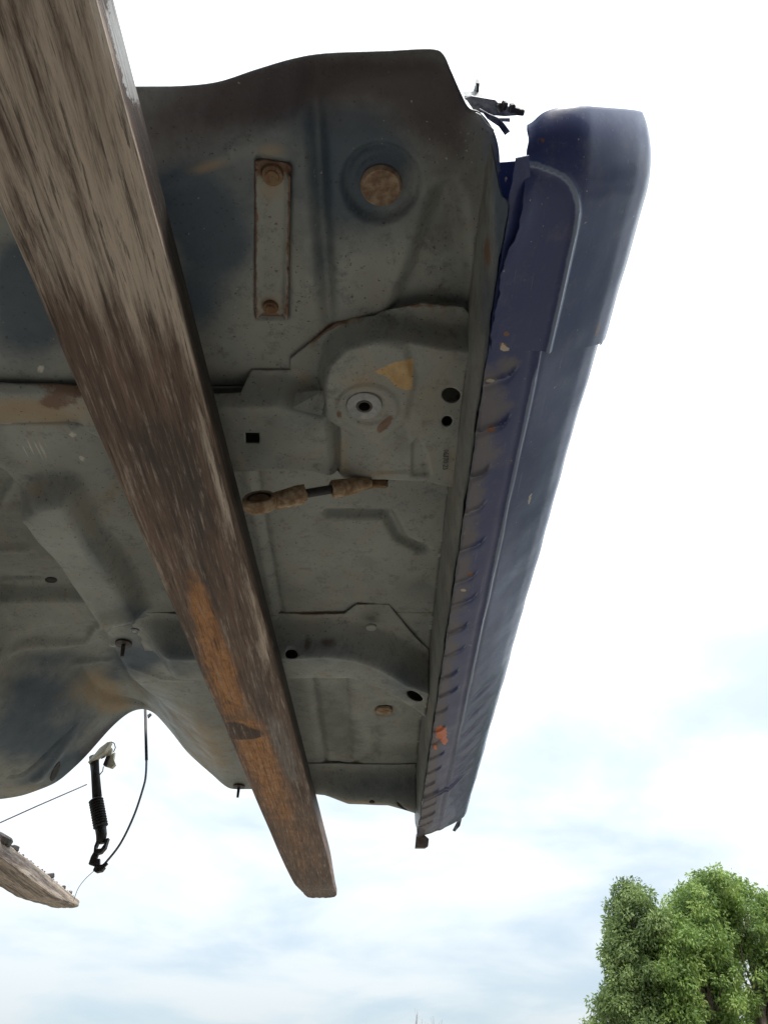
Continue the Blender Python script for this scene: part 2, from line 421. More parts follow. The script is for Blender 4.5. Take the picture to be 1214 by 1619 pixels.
# ---------------------------------------------------------------- workshop wall, added behind the viewer to block light from the back
back_blocker = thing('blocker', 'long weathered corrugated workshop building added unseen behind the forklift to block light', 'building', (0, -7, -H))
xs_ = np.arange(-16, 14, .075); zz = np.where(np.arange(len(xs_)) % 4 < 2, 0, .035)
V = [(x, -6.5+d, z) for x, d in zip(xs_, zz) for z in (-H, 4.6)]
put('blocker_wall', V, [(2*i, 2*i+2, 2*i+3, 2*i+1) for i in range(len(xs_)-1)], M_BLOCKER, back_blocker, False)
put('blocker_roof', *box((-1, -9.6, 5.0), (15.4, 3.6, .05), Matrix.Rotation(-.12, 3, 'X')), M_BLOCKER, back_blocker, False)
bevel(put('blocker_door', *box((-5, -6.44, -.1), (1.8, .03, 1.5)), M_LIFT, back_blocker, False), .01)
# ================================================================ car body
car = thing('car_body', 'cut-off car floor with navy blue sill panel, raised upside in the air on forks', 'car body', (-0.69, 1.15, 0.62))
car['label'] = 'stripped car underbody with dusty grey floor and navy blue sill, lifted on two forks'
FZ = 0.752
DR = lambda y: 0.0115*(y-0.55)            # slight yaw of the car against the view
# ---- floor height
END = np.array([(-1.30, .722), (-1.04, .718), (-.974, .727), (-.887, .767), (-.833, .832), (-.78, .92), (-.737, .968), (-.70, .980), (-.663, .966), (-.60, .905), (-.554, .851), (-.463, .78), (-.427, .752), (-.39, .752), (0.2, .752)])
_ex = np.linspace(-1.30, .2, 260); _ez = np.interp(_ex, END[:, 0], END[:, 1])
for _ in range(12): _ez[1:-1] = .25*_ez[:-2]+.5*_ez[1:-1]+.25*_ez[2:]
END = np.column_stack([_ex, _ez])
RIDGE = np.array([P(-260, 330, FZ), P(120, 310, FZ), P(262, 281, FZ), P(338, 254, FZ), P(394, 223, FZ), P(470, 165, FZ), P(560, 128, FZ), P(700, 112, FZ), P(830, 112, FZ)])
_rx = np.linspace(RIDGE[0, 0], RIDGE[-1, 0], 60); _ry = np.interp(_rx, RIDGE[:, 0], RIDGE[:, 1])
for _ in range(30): _ry[1:-1] = .25*_ry[:-2]+.5*_ry[1:-1]+.25*_ry[2:]
RIDGE = np.column_stack([_rx, _ry])
STEP = [P(478, 60, FZ), P(491, 129, FZ), P(500, 302, FZ), P(516, 520, FZ)]
DIM_C = P(602, 292, FZ)
RECESS = PL([(612, 500), (648, 420), (672, 350), (690, 300), (710, 290), (727, 318), (733, 380), (742, 440), (752, 500)], FZ)
STRAPREC = PL([(404, 246), (462, 256), (458, 506), (403, 504)], FZ)
MIDBEAD = [P(391, 735, FZ), P(400, 800, FZ), P(434, 975, FZ)]
CHAN = [P(520, 812, FZ), P(612, 812, FZ), P(634, 852, FZ), P(668, 868, FZ)]
RIBS = [[P(494, 1070, FZ), P(514, 1204, FZ)], [P(544, 1066, FZ), P(554, 1200, FZ)], [P(593, 1149, FZ), P(595, 1202, FZ)], [P(516, 1206, FZ), P(555, 1208, FZ), P(600, 1193, FZ)]]
PLUGC = P(608, 1122, FZ)
RAIL = PL([(46, 818), (64, 792), (102, 786), (146, 870), (189, 942), (208, 988), (163, 998)], .708)
TBEADS = []
def wob(X, Y):
    return (np.sin(X*23+Y*9)+np.sin(Y*31-X*17+1.7)+np.sin(X*61+Y*47+.5)*.5)
def floor_z(X, Y):
    z = np.full(X.shape, FZ)+.0009*wob(X, Y)
    # upturned near end
    d = np.maximum(0, np.interp(X, RIDGE[:, 0], RIDGE[:, 1])-Y)
    z += np.where(d > 0, .80*(np.sqrt(d*d+.02**2)-.02), 0)
    z -= .004*np.exp(-((np.interp(X, RIDGE[:, 0], RIDGE[:, 1])-Y+.004)/.010)**2)*sst(-.02, -.10, X)
    # step line and recesses
    m = sst(.60, .50, Y)*sst(.27, .36, Y)
    ds = seg_dist(X, Y, STEP)
    xs = np.interp(Y, [p[1] for p in STEP], [p[0] for p in STEP])
    z += m*(.014*np.exp(-((X-xs-.004)/.008)**2)-.004*np.exp(-((X-xs+.014)/.010)**2))
    r = np.hypot(X-DIM_C[0], (Y-DIM_C[1])*.95)
    z += .007*sst(.041, .036, r)+.004*np.exp(-((r-.0365)/.003)**2)-.003*sst(.026, .022, r)
    z += .016*sst(.010, -.012, sdp(X, Y, RECESS))
    z += .006*sst(.002, -.003, sdp(X, Y, STRAPREC))
    # right edge rolls up to the sill
    # middle pan
    z += -.007*np.exp(-(seg_dist(X, Y, MIDBEAD)/.009)**2)+.004*np.exp(-(seg_dist(X+-.014, Y, MIDBEAD)/.004)**2)
    z += .013*sst(.014, .002, seg_dist(X, Y, CHAN))
    for u, v, r_, a in ((585, 882, .022, .006), (575, 914, .014, .005), (520, 905, .03, .004), (676, 921, .02, .004), (650, 900, .04, -.004), (560, 850, .05, -.004)):
        c = P(u, v, FZ); z += a*np.exp(-((X-c[0])**2+(Y-c[1])**2)/r_**2)
    # far pan
    for rb in RIBS: z += .009*sst(.010, .002, seg_dist(X, Y, rb))
    r = np.hypot(X-PLUGC[0]-.004, Y-PLUGC[1]); z += -.005*np.exp(-((r-.034)/.006)**2)+.004*sst(.03, .02, r)
    # tunnel
    s0 = sst(.80, .93, Y+.25*np.maximum(0, np.abs(X+.70)-.06))
    mid = .215*sst(-.525, -.575, X)*sst(-.93, -.83, X)
    st = np.interp(Y, [1.10, 1.14, 1.16, 1.22, 1.26, 1.30, 1.34, 1.395, 1.42, 1.53, 1.56], [0, 0, -.008, -.008, -.018, -.024, -.024, -.024, -.052, -.052, -.02])
    mid = mid+st*sst(-.53, -.56, X)
    end = np.interp(X, END[:, 0], END[:, 1])-FZ
    w = sst(1.42, 1.80, Y)
    z += s0*(mid*(1-w)+end*w)
    z -= .016*sst(.700, .709, Y)*sst(1.02, .90, Y)*sst(-.33, -.40, X)
    # member beside the tunnel
    z -= .044*sst(.028, -.004, sdp(X, Y, RAIL))*sst(-.60, -.53, X)
    for pl, wd, dz in TBEADS: z += dz*np.exp(-(seg_dist(X, Y, pl)/wd)**2)
    # swage lines on the tunnel flank
    z += -.004*np.exp(-(seg_dist(X, Y, [P(205, 1062, .74), P(255, 1082, .74), P(330, 1084, .735)])/.006)**2)
    return z
def hit(u, v):
    a, b = (u-607)/FPX, (809.5-v)/FPX
    t = np.linspace(.8, 3.2, 2400); X, Y, Z = a*t, (CT-b*ST)*t, (ST+b*CT)*t
    k = np.argmax(Z >= floor_z(X, Y)); return (float(X[k]), float(Y[k]))
_tb = [([hit(*q) for q in l], w, d) for l, w, d in (
    ([(176, 1013), (140, 1014), (110, 1015), (70, 1016), (33, 1019), (15, 1028), (0, 1038), (-20, 1054)], .009, -.012),
    ([(172, 1042), (150, 1043), (122, 1046)], .007, -.009),
    ([(128, 1058), (142, 1074), (156, 1092), (172, 1103), (200, 1108), (225, 1114)], .009, .014),
    ([(118, 1148), (95, 1170), (70, 1195), (42, 1221), (34, 1226), (15, 1228)], .004, .010),
    ([(108, 1172), (95, 1190), (78, 1212), (60, 1232)], .014, -.012),
    ([(0, 800), (43, 799)], .008, -.008), ([(0, 868), (20, 867), (42, 867)], .008, -.010), ([(0, 914), (30, 913), (62, 913)], .005, .010))]
TBEADS = _tb
BLUE_B = [(450, 270, 260, 150, 0, .42), (600, 330, 90, 90, 0, .15), (330, 420, 80, 120, 0, .25), (30, 500, 110, 110, 0, .5), (60, 1140, 110, 80, -20, .32), (285, 310, 55, 45, 0, .7), (340, 380, 60, 50, 20, .55), (310, 480, 50, 60, 0, .45), (490, 140, 40, 60, 0, .45), (560, 270, 50, 70, 0, .65), (600, 240, 60, 30, 0, .5),
          (430, 140, 30, 50, 10, .35), (510, 420, 26, 60, 0, .3), (60, 480, 50, 60, 0, .6), (40, 420, 50, 50, 0, .6), (560, 180, 120, 40, 0, .3),
          (215, 975, 40, 26, 20, .55), (215, 1040, 45, 30, 0, .8), (280, 1030, 50, 22, 0, .55), (60, 1090, 60, 40, 0, .55), (30, 1165, 45, 40, 0, .6), (80, 1180, 24, 24, 0, .5), (120, 1150, 40, 20, -40, .35),
          (110, 1215, 45, 16, -42, .8), (60, 1225, 50, 14, -30, .5), (180, 1150, 40, 12, -40, .6), (90, 1040, 60, 16, 0, .4), (175, 1070, 22, 12, 0, .5), (150, 880, 60, 20, 60, .35)]
DARK_B = [(470, 120, 330, 60, 0, .35), (720, 260, 60, 120, 0, .25), (560, 200, 160, 50, 0, .15), (300, 190, 120, 60, -8, .5), (420, 160, 60, 45, 0, .3), (560, 125, 160, 40, 0, .4), (690, 170, 70, 80, 0, .45), (170, 1165, 60, 16, -42, .8)]  # near blobs mix purple-brown paint with painted shade of the upturned end
DUST_B = [(430, 240, 40, 20, 0, .6), (330, 262, 60, 14, -18, .5), (620, 300, 30, 30, 0, .25), (60, 660, 90, 22, 0, .6), (160, 1085, 45, 30, 20, .75), (180, 1115, 40, 16, 0, .6), (330, 1190, 60, 50, 40, .55), (290, 1130, 60, 30, 30, .4),
          (60, 770, 30, 20, 0, .5), (170, 800, 40, 60, 60, .4), (30, 1250, 60, 14, 0, .5), (520, 490, 40, 14, -20, .4), (110, 1100, 50, 20, -20, .3), (540, 720, 12, 40, 0, .45)]
RUST_B = [(515, 522, 26, 8, -35, .9), (433, 276, 30, 22, 0, .8), (428, 490, 22, 18, 0, .6), (95, 630, 40, 20, 0, .75), (60, 618, 30, 12, 0, .5), (590, 80, 100, 8, 0, .4), (765, 380, 8, 40, 0, .7)]
GREY_B = [(525, 1140, 26, 55, -8, .9), (556, 1165, 24, 40, 0, .7), (600, 1160, 14, 40, 0, .6), (700, 370, 40, 70, 0, .55), (180, 975, 40, 18, 10, .9)]
SCR = [(115, 687, 9, 6, 30, .9), (131, 724, 6, 8, 0, .9), (65, 584, 7, 8, 0, .9)]
SCRM = [(45, 705, 26, 34, 0, 1.1), (75, 715, 16, 40, 0, .95)]
BL = dict(blue=BLUE_B, dark=DARK_B, dust=DUST_B, rust=RUST_B, grey=GREY_B, scratch=SCR, scr=SCRM)
# ---- floor sheets (near, middle, far) and the tunnel, all pressed from the same shape
def edge3(lst): return [P(u, v, z) for u, v, z in lst]
xr = lambda y: .099-DR(y)                  # where the pans meet the inner sill
near = edge3([(-420, 118, 0.847), (100, 121, 0.827), (215, 119.5, 0.823), (286, 119, 0.815), (349, 115, 0.803), (408, 101.5, 0.789), (470, 89.4, 0.774), (529, 83.5, 0.765), (620, 81, 0.759), (682, 80, 0.755), (701, 88, 0.753), (713, 112, 0.752), (728, 146, 0.752), (741, 170, 0.752), (758, 177, 0.752), (778, 202, 0.752), (788, 233, 0.752), (790, 270, 0.752)])
def cr_spline(p, n):
    p = np.array(p, float); o = []
    for q in np.linspace(0, len(p)-1, n):
        i = min(int(q), len(p)-2); f = q-i
        p0, p1, p2, p3 = p[max(i-1, 0)], p[i], p[i+1], p[min(i+2, len(p)-1)]
        o.append(tuple(.5*((2*p1)+(-p0+p2)*f+(2*p0-5*p1+4*p2-p3)*f*f+(-p0+3*p1-3*p2+p3)*f**3)))
    return o
near = near[:2]+cr_spline(near[2:], 70)
YM, YF, XT = .66, 1.20, -.30
pan1 = near+[(xr(.42), .42), (xr(YM), YM), (-.62, YM), (near[0][0], .45)]
holes1 = [ell(768, 410, 6, 26, FZ, 16, 6)]
panel('floor_pan', pan1, holes1, floor_z, .0038, M_UND, car, blob=BL, bstep=.0035)
pan2 = [(XT, YM+.0), (xr(YM), YM), (xr(YF), YF), (XT, YF)]
panel('floor_pan', pan2, [], floor_z, .0045, M_UND, car, blob=BL)
pan3 = [(XT, YF), (xr(YF), YF), (xr(1.995), 1.995), (-.22, 1.995), (XT, 2.04)]
panel('floor_pan', pan3, [], floor_z, .008, M_UND, car, blob=BL, bstep=.005)
tun = [(-1.42, .45), (-.62, .45), (-.62, YM), (XT, YM), (XT, 2.04), (-.345, 2.10), (-.42, 2.10), (-.47, 2.09), (-.60, 2.08), (-.78, 2.085), (-1.0, 2.09), (-1.42, 2.09)]
tun_holes = [ell(72.5, 943.6, 10, 4.5, .90, 16), ell(88, 1220, 5, 8, .775, 14, 30)]
panel('transmission_tunnel', tun, [], floor_z, .0065, M_UND, car, blob=BL, bstep=.006)

# black discs painted as the shaded inside of the tunnel holes
for h_ in (ell(72.5, 943.6, 10, 4.5, .90, 16), ell(88, 1220, 5, 8, .775, 14, 30)):
    panel('hole_shade_disc', h_, [], lambda X, Y: floor_z(X, Y)-.0015, .004, M_BLACK, car)
# ---- crossmember with the cupped bush mount
C1A, C1B = .715, .7135
polyA = PL([(-250, 640), (330, 641), (440, 640), (512, 664), (530, 800), (368, 800), (230, 790), (-250, 740)], C1A)
polyB = PL([(514, 604), (521, 576), (546, 550), (596, 534), (650, 540), (700, 550), (790, 560), (790, 860), (541, 860), (538, 676), (528, 671), (514, 660)], C1B)
cup = PL([(512, 600), (522, 570), (548, 547), (596, 536), (640, 545), (655, 600), (640, 668), (600, 700), (560, 690), (538, 676), (514, 660)], C1B)
boss = P(581, 640, C1B); slotL = PL([(651, 752), (652, 702), (660, 694), (670, 704), (676, 730), (679, 752)], C1B); slotR = PL([(722, 764), (731, 706), (737, 699), (745, 702), (740, 768)], C1B)
plateL = PL([(540, 672), (541, 746), (648, 748), (650, 700), (640, 660)], C1B)
WELD1 = [P(u, v, .7485) for u, v in ((350, 612), (430, 594), (480, 560), (520, 527), (560, 510), (600, 499), (640, 490), (690, 487), (720, 492), (555, 735), (590, 737), (625, 738))]
def cm1_z(X, Y):
    z0 = .7485+.0032*sst(-.28, -.36, X)
    a = sst(.026, -.004, sdp(X, Y, polyA))*(.014+.0215*sst(-.42, -.33, X))
    sb = sdp(X, Y, polyB)
    b = sst(.011, -.002, sb)*(z0-C1B)
    z = z0-np.maximum(a, b)+.0007*wob(X*1.7, Y*1.7)
    z -= .005*sst(.006, -.006, sdp(X, Y, cup))
    r = np.hypot(X-boss[0], Y-boss[1])
    z -= .0025*sst(.040, .036, r)
    z += .0025*sst(.030, .024, r)
    z += .005*sst(.0025, -.0015, sdp(X, Y, slotL))+.007*sst(.0025, -.002, sdp(X, Y, slotR))
    z += .0022*sst(.002, -.002, sdp(X, Y, plateL))*(r > .042)
    for q in WELD1: z += .0022*np.exp(-((X-q[0])**2+(Y-q[1])**2)/.0042**2)
    return z
cm1 = edge3([(771, 523, .7485), (732, 486, .7485), (667, 479, .7485), (620, 489, .7485), (531, 512, .7485), (501, 533, .7485), (459, 566, .7485), (459, 585, .7485), (399, 586, .7485), (384, 604, .7485), (333, 605, .7485), (150, 604, .7485), (-160, 600, .7485),
             (-160, 673, .734), (0, 673, .734), (112, 673, .734), (132, 685, .730), (158, 701, .720), (230, 730, C1A), (368, 743, C1A), (440, 741, C1A), (498, 746, C1A), (539, 756, C1B), (596, 757.5, C1B), (671, 761, C1B), (712, 769, C1B), (737, 778, C1B)])+[(.097, .70), (.0985, .60)]
def TAN(u, v, V):
    q = sdp(u, v, [(590, 588), (620, 574), (654, 566), (652, 614), (644, 618), (626, 612), (613, 596)])
    return np.clip(.5-q/6, 0, 1)
def RST(u, v, V):
    return blobs(u, v, [(609, 670, 22, 8, -45, 1.1), (520, 515, 30, 7, -25, .9), (536, 655, 8, 10, 0, .7), (500, 533, 14, 6, -30, .6), (90, 632, 42, 20, 0, .8), (120, 616, 18, 10, 0, .6), (660, 484, 40, 4, 0, .35)])
cm1_holes = [PL([(388.5, 682), (410.5, 682), (410.5, 699), (389, 699)], C1A), ell(713, 625.5, 15, 12, C1B, 22, 12), ell(706.5, 666, 8.5, 8.5, C1B, 18), ell(577, 642, 13, 12, C1B-.005, 20)]
def far_wall(pts, zf, parent):
    pts = dens(pts, .006, False); A = np.array(pts); z = zf(A[:, 0], A[:, 1])+.0008
    V = []
    for (x, y), q in zip(pts, z): V += [(x, y-.0015, float(q)), (x, y+.006, .7515)]
    put('rear_wall', V, [(2*i, 2*i+2, 2*i+3, 2*i+1) for i in range(len(pts)-1)], M_UND, parent)
cm1_o = panel('crossmember', cm1, cm1_holes, cm1_z, .0026, M_UND, car, blob=dict(
    blue=[(480, 660, 60, 30, 0, .3)], tan=TAN, rust=RST,
    dust=[(560, 500, 60, 14, -20, .55), (545, 700, 14, 50, 0, .55), (600, 748, 60, 10, 0, .5), (480, 600, 30, 20, 0, .4), (40, 650, 150, 26, 0, .95), (715, 720, 20, 50, 0, .45), (560, 610, 40, 30, 0, .4), (600, 600, 50, 30, 0, .3)],
    grey=[(640, 690, 40, 60, 0, .45), (480, 690, 60, 30, 0, .3)], dark=[],
    scratch=[(65, 584, 7, 8, 0, .9)]), bstep=.003, edge_rust=.42)
far_wall(cm1[13:-2], cm1_z, cm1_o)
# captive nut, its washer and the bush tube
nb = (*P(576, 640, C1B-.006), C1B-.0075)
v_, f_ = lathe([(.0095, .02), (.0095, -.001), (.0105, -.0018), (.0215, -.0012), (.0225, .001), (.0225, .006)], nb, (0, 0, 1))
put('bush_washer', v_, f_, M_STEEL, car, flat_angle=40)
v_, f_ = lathe([(.0072, .026), (.0072, -.002), (.0095, -.002), (.0095, .002)], nb, (0, 0, 1))
put('bush_tube', v_, f_, M_DARKSTEEL, car, flat_angle=40)
# small spring tab left of the cup
tabp = [(*P(462, 645, .706), .706), (*P(508, 657, .704), .704), (*P(513, 640, .711), .714), (*P(513, 618, .722), .723), (*P(468, 622, .722), .723)]
put('spring_tab', *slab(tabp, (0, 0, .0018)), M_UND, car, False)
# stamped characters on the crossmember
def text_part(body, u, v, z, size, rotz, parent):
    cu = bpy.data.curves.new('txt', 'FONT'); cu.body = body; cu.size = size; cu.extrude = .00025; cu.align_x = 'CENTER'; cu.align_y = 'CENTER'; cu.resolution_u = 2
    t = bpy.data.objects.new('txt', cu); scene.collection.objects.link(t)
    bpy.context.view_layer.update()
    me = bpy.data.meshes.new_from_object(t.evaluated_get(bpy.context.evaluated_depsgraph_get()))
    bpy.data.objects.remove(t)
    me.name = 'stamped_code'
    x, y = P(u, v, z)
    # readable from below: mirrored in plan, face down
    me.transform(Matrix.Translation((x, y, z)) @ Matrix.Rotation(rotz, 4, 'Z') @ Matrix.Rotation(math.pi, 4, 'X'))
    me.transform(Matrix.Translation(Vector((0, 0, H))-Vector(parent.location)))
    o = bpy.data.objects.new('stamped_code', me); scene.collection.objects.link(o); o.parent = parent
    me.materials.clear(); me.materials.append(M_MARK); return o
text_part('16170 23', 704, 727, C1B-.0010, .0105, math.radians(88), car)

# ---- second crossmember
C2 = .687
lip2 = [(-60, 1046), (300, 1042), (445, 1040), (518, 1038), (566, 1046), (605, 1060), (645, 1084), (692, 1100), (720, 1112)]
bot2 = [(720, 1150), (688, 1134), (637, 1109), (605, 1088), (550, 1072), (449, 1072), (300, 1074), (-60, 1075)]
poly2 = PL(lip2+[(760, 1200), (690, 1200), (605, 1130), (550, 1110), (300, 1110), (-60, 1110)], C2)
def cm2_z(X, Y):
    d = sdp(X, Y, poly2)
    a = .062-.0*X
    return .7485+.0032*sst(-.36, -.42, X)-sst(-.465, -.39, X)*(.7485-C2)*sst(.042, -.002, d)-sst(-.465, -.39, X)*.003*np.exp(-((d-.001)/.006)**2)*(d > -.05)+.0008*wob(X*1.4, Y*1.4)
o2 = edge3([(701, 1082, .71), (698, 1062, .72), (690, 1028, .7485), (660, 1010.5, .7485), (615, 957, .7485), (563.5, 956, .7485), (544, 970, .7485), (423, 971, .7485), (330, 972, .7485)])
xl2 = -.47
o2 = o2+[(xl2, o2[-1][1])]+[(xl2, P(300, 1074, C2)[1])]+[P(u, v, C2) for u, v in reversed(bot2[1:-1])]
o2 = [(min(x, xr(y)-.002), y) for x, y in o2]
cm2_o = panel('crossmember', o2, [ell(463, 1012, 10, 2.2, .720, 16), ell(655.6, 1100.6, 14, 6.5, C2, 20, 28)], cm2_z, .0042, M_UND, car,
      blob=dict(blue=[(500, 1030, 120, 40, 4, .4), (640, 1080, 60, 40, 30, .45), (280, 1040, 80, 40, 0, .45)],
                dark=[(486, 1018, 7, 14, 10, .7), (520, 1016, 20, 10, 0, .6)], dust=[(500, 1065, 60, 10, 0, .35)], rust=[(500, 971, 60, 3, 0, .4)]), bstep=.004, edge_rust=.3)
far_wall(o2[10:], cm2_z, cm2_o)
v_, f_ = lathe([(.0001, -.0022), (.009, -.0022), (.0105, -.0005), (.0105, .002)], (*P(587, 979, .7485), .7312), (0, 0, 1), 20)
put('weld_plug', v_, f_, M_UND, car, flat_angle=40)

# ---- far end member (falls away as a dark wall, lit lower lip)
lipz = np.array([(-.46, .700), (-.20, .699), (-.15, .694), (-.092, .672), (0.01, .669), (.06, .655), (.11, .640)])
def lip_z(X, Y):
    lo = np.interp(X, lipz[:, 0], lipz[:, 1])
    t = sst(1.922, 1.968, Y)
    return .7485-(.7485-lo)*t+.0007*wob(X, Y)
ol = [(-.295, 1.915), (xr(1.915)-.002, 1.915), (xr(1.985)-.002, 1.985), (-.20, 1.985), (-.295, 1.985)]
panel('end_member', ol, [ell(588, 1268, 5, 1.2, .671, 12), ell(636, 1276, 9, 1.3, .660, 14, 14)], lip_z, .007, M_UND, car,
      blob=dict(blue=[(600, 1245, 120, 40, 0, .4)], dark=[], dust=[(560, 1268, 100, 6, 5, .6)]), bstep=.004)

cx_ = np.linspace(-.295, xr(1.985)-.003, 30)
V = [(x, 1.999, z) for x in cx_ for z in (float(np.interp(x, lipz[:, 0], lipz[:, 1]))+.005, .7515)]
put('closing_plate', V, [(2*i, 2*i+2, 2*i+3, 2*i+1) for i in range(29)], M_BROWNM, car, False)
# ---- strap bracket with two bolts on the near pan
sz = FZ+.003
sp_ = [P(404, 252, sz), P(460, 260, sz), P(456, 503, sz), P(404, 501, sz)]
def strap_z(X, Y):
    ax, ay = P(433, 256, sz); bx, by = P(430, 502, sz)
    ex, ey = bx-ax, by-ay; L = math.hypot(ex, ey); d = np.abs(((X-ax)*ey-(Y-ay)*ex)/L)
    return sz+.002-.0055*sst(.0125, .0155, d)
sb = panel('strap_bracket', sp_, [], strap_z, .003, M_UND, car, blob=dict(rust=[(434, 264, 34, 16, 0, .8), (430, 490, 26, 18, 0, .5), (404, 380, 3, 120, 0, .5), (459, 380, 4, 120, 0, .55)], dust=[(430, 480, 40, 30, 0, .6), (430, 300, 30, 30, 0, .5)]), bstep=.003, edge_rust=.45)
for u, v, r in ((431, 277, .0105), (428, 486, .0085)):
    v_, f_ = lathe([(.0001, -.006), (r*.62, -.0062), (r*.68, -.0045), (r, -.0035), (r*1.08, -.001), (r*1.08, .004)], (*P(u, v, sz), sz+.001), (0, 0, 1), 18)
    put('bolt_head', v_, f_, M_RUST, sb, flat_angle=35)
# dusty grommet in the round dimple
gc = P(602.5, 295, FZ)
v_, f_ = lathe([(.0001, -.0015), (.014, -.0012), (.0188, -.0022), (.0205, -.0005), (.0215, .003)], (gc[0], gc[1], FZ-.0005), (0, 0, 1), 28)
put('grommet', v_, f_, M_TANPLUG, car, flat_angle=40)
pc = P(607, 1124, FZ)
v_, f_ = lathe([(.0001, -.004), (.014, -.004), (.019, -.0015), (.020, .003)], (pc[0], pc[1], FZ), (0, 0, 1), 24)
gr = put('drain_plug', v_, f_, M_MUD, car, flat_angle=40)
# bolts and studs on the tunnel side
def stud(u, v, z, r, ln, mat=M_DARKSTEEL, wash=.016, lean=(0, 0, -1)):
    x, y = P(u, v, z)
    a = lathe([(.0001, .004), (wash, .003), (wash, .0), (r, -.001)], (x, y, z-.003), (0, 0, 1), 18)
    d = Vector(lean).normalized()
    b = tube([(x, y, z), tuple(Vector((x, y, z))+d*ln*.5), tuple(Vector((x, y, z))+d*ln)], [r, r, r*.85], 8)
    put('threaded_stud', *merge(a, b), mat, car, flat_angle=40)
stud(196, 1017, .750, .004, .030, lean=(.12, -.05, -1))
stud(378, 1243, .749, .004, .030)
stud(214, 996, .735, .006, .004, M_STEEL, .008)

# ---- sill
SEC = [(.1045, .6205), (.110, .6225), (.125, .6285), (.1625, .6440), (.170, .6480), (.200, .672), (.228, .696), (.244, .713), (.254, .733), (.259, .757), (.259, .800), (.250, .830), (.225, .845), (.16, .845), (.118, .838)]
def section(n):
    L = [0]
    for i in range(1, len(SEC)): L.append(L[-1]+math.hypot(SEC[i][0]-SEC[i-1][0], SEC[i][1]-SEC[i-1][1]))
    L = np.array(L); s = np.concatenate([np.linspace(0, .012, 8, endpoint=False), np.linspace(.012, .085, 46, endpoint=False), np.linspace(.085, .20, 40, endpoint=False), np.linspace(.20, L[-1], 40)])
    x = np.interp(s, L, [p[0] for p in SEC]); z = np.interp(s, L, [p[1] for p in SEC])
    for _ in range(4):
        x[1:-1] = .25*x[:-2]+.5*x[1:-1]+.25*x[2:]; z[1:-1] = .25*z[:-2]+.5*z[1:-1]+.25*z[2:]
    tx, tz = np.gradient(x, s), np.gradient(z, s); l = np.hypot(tx, tz)
    return s, x, z, tz/l, -tx/l, L
S_CR = math.hypot(.0055, .002)+math.hypot(.015, .006)+math.hypot(.0375, .0155)     # arc length at the crease
RIBY = [.538+.0735*i for i in range(21)]
def noise1(y, f, ph): return np.sin(y*f+ph)+.6*np.sin(y*f*2.3+ph*1.7)+.4*np.sin(y*f*5.1+ph*.3)
CAPPATH = cr_spline([(-.01, .318), (.012, .320), (.030, .3235), (.046, .329), (.058, .338), (S_CR+.003, .352), (S_CR+.006, .38), (S_CR+.006, .50), (S_CR+.004, .62)], 40)
def sill_disp(s, y, cap):
    d = np.zeros(np.broadcast(s, y).shape)
    if not cap:
        for i, ry in enumerate(RIBY):
            rq = np.random.default_rng(100+i); ln = rq.uniform(.026, .044); ry = ry+rq.uniform(-.007, .007); am = rq.uniform(.45, 1.1)
            yl = ry+.018*(s/.05)**2*0+s*-.10
            m = sst(ln, ln-.008, s)*sst(-.001, .003, s)
            q = (y-yl-.010*sst(ln-.012, ln, s)*-1)
            d += am*m*(.0042*np.exp(-(q/.0026)**2)-.0022*np.exp(-((q-.007)/.004)**2))
        for ry in (1.36, 1.44, 1.52, 1.60, 1.67, 1.74, 1.80):                        # dents on the outer face far along
            q = y-ry+.25*(s-.075); d -= .0025*np.exp(-(q/.010)**2)*np.exp(-((s-.10)/.025)**2)
        for ry in (1.79, 1.81):
            q = y-ry+.18*(s-.05); d += .003*np.exp(-(q/.004)**2)*sst(.125, .09, s)
        cr = s-(S_CR+.0008*noise1(y, 9, 1))
        d += .0022*np.exp(-(cr/.0028)**2)-.0014*np.exp(-((cr+.007)/.005)**2)
    else:
        path = CAPPATH
        q = seg_dist(s, y, path)
        d += .0026*np.exp(-(q/.0030)**2)
        ins = inside(s, y, path+[(-.01, .62)])
        d -= np.where(ins, .0022*sst(0, .004, q), 0)
    return d+.0006*noise1(y, 14, .4)*np.sin(s*40)
def grid_faces(nu, nv):
    return [(j*nu+i, j*nu+i+1, (j+1)*nu+i+1, (j+1)*nu+i) for j in range(nv-1) for i in range(nu-1)]
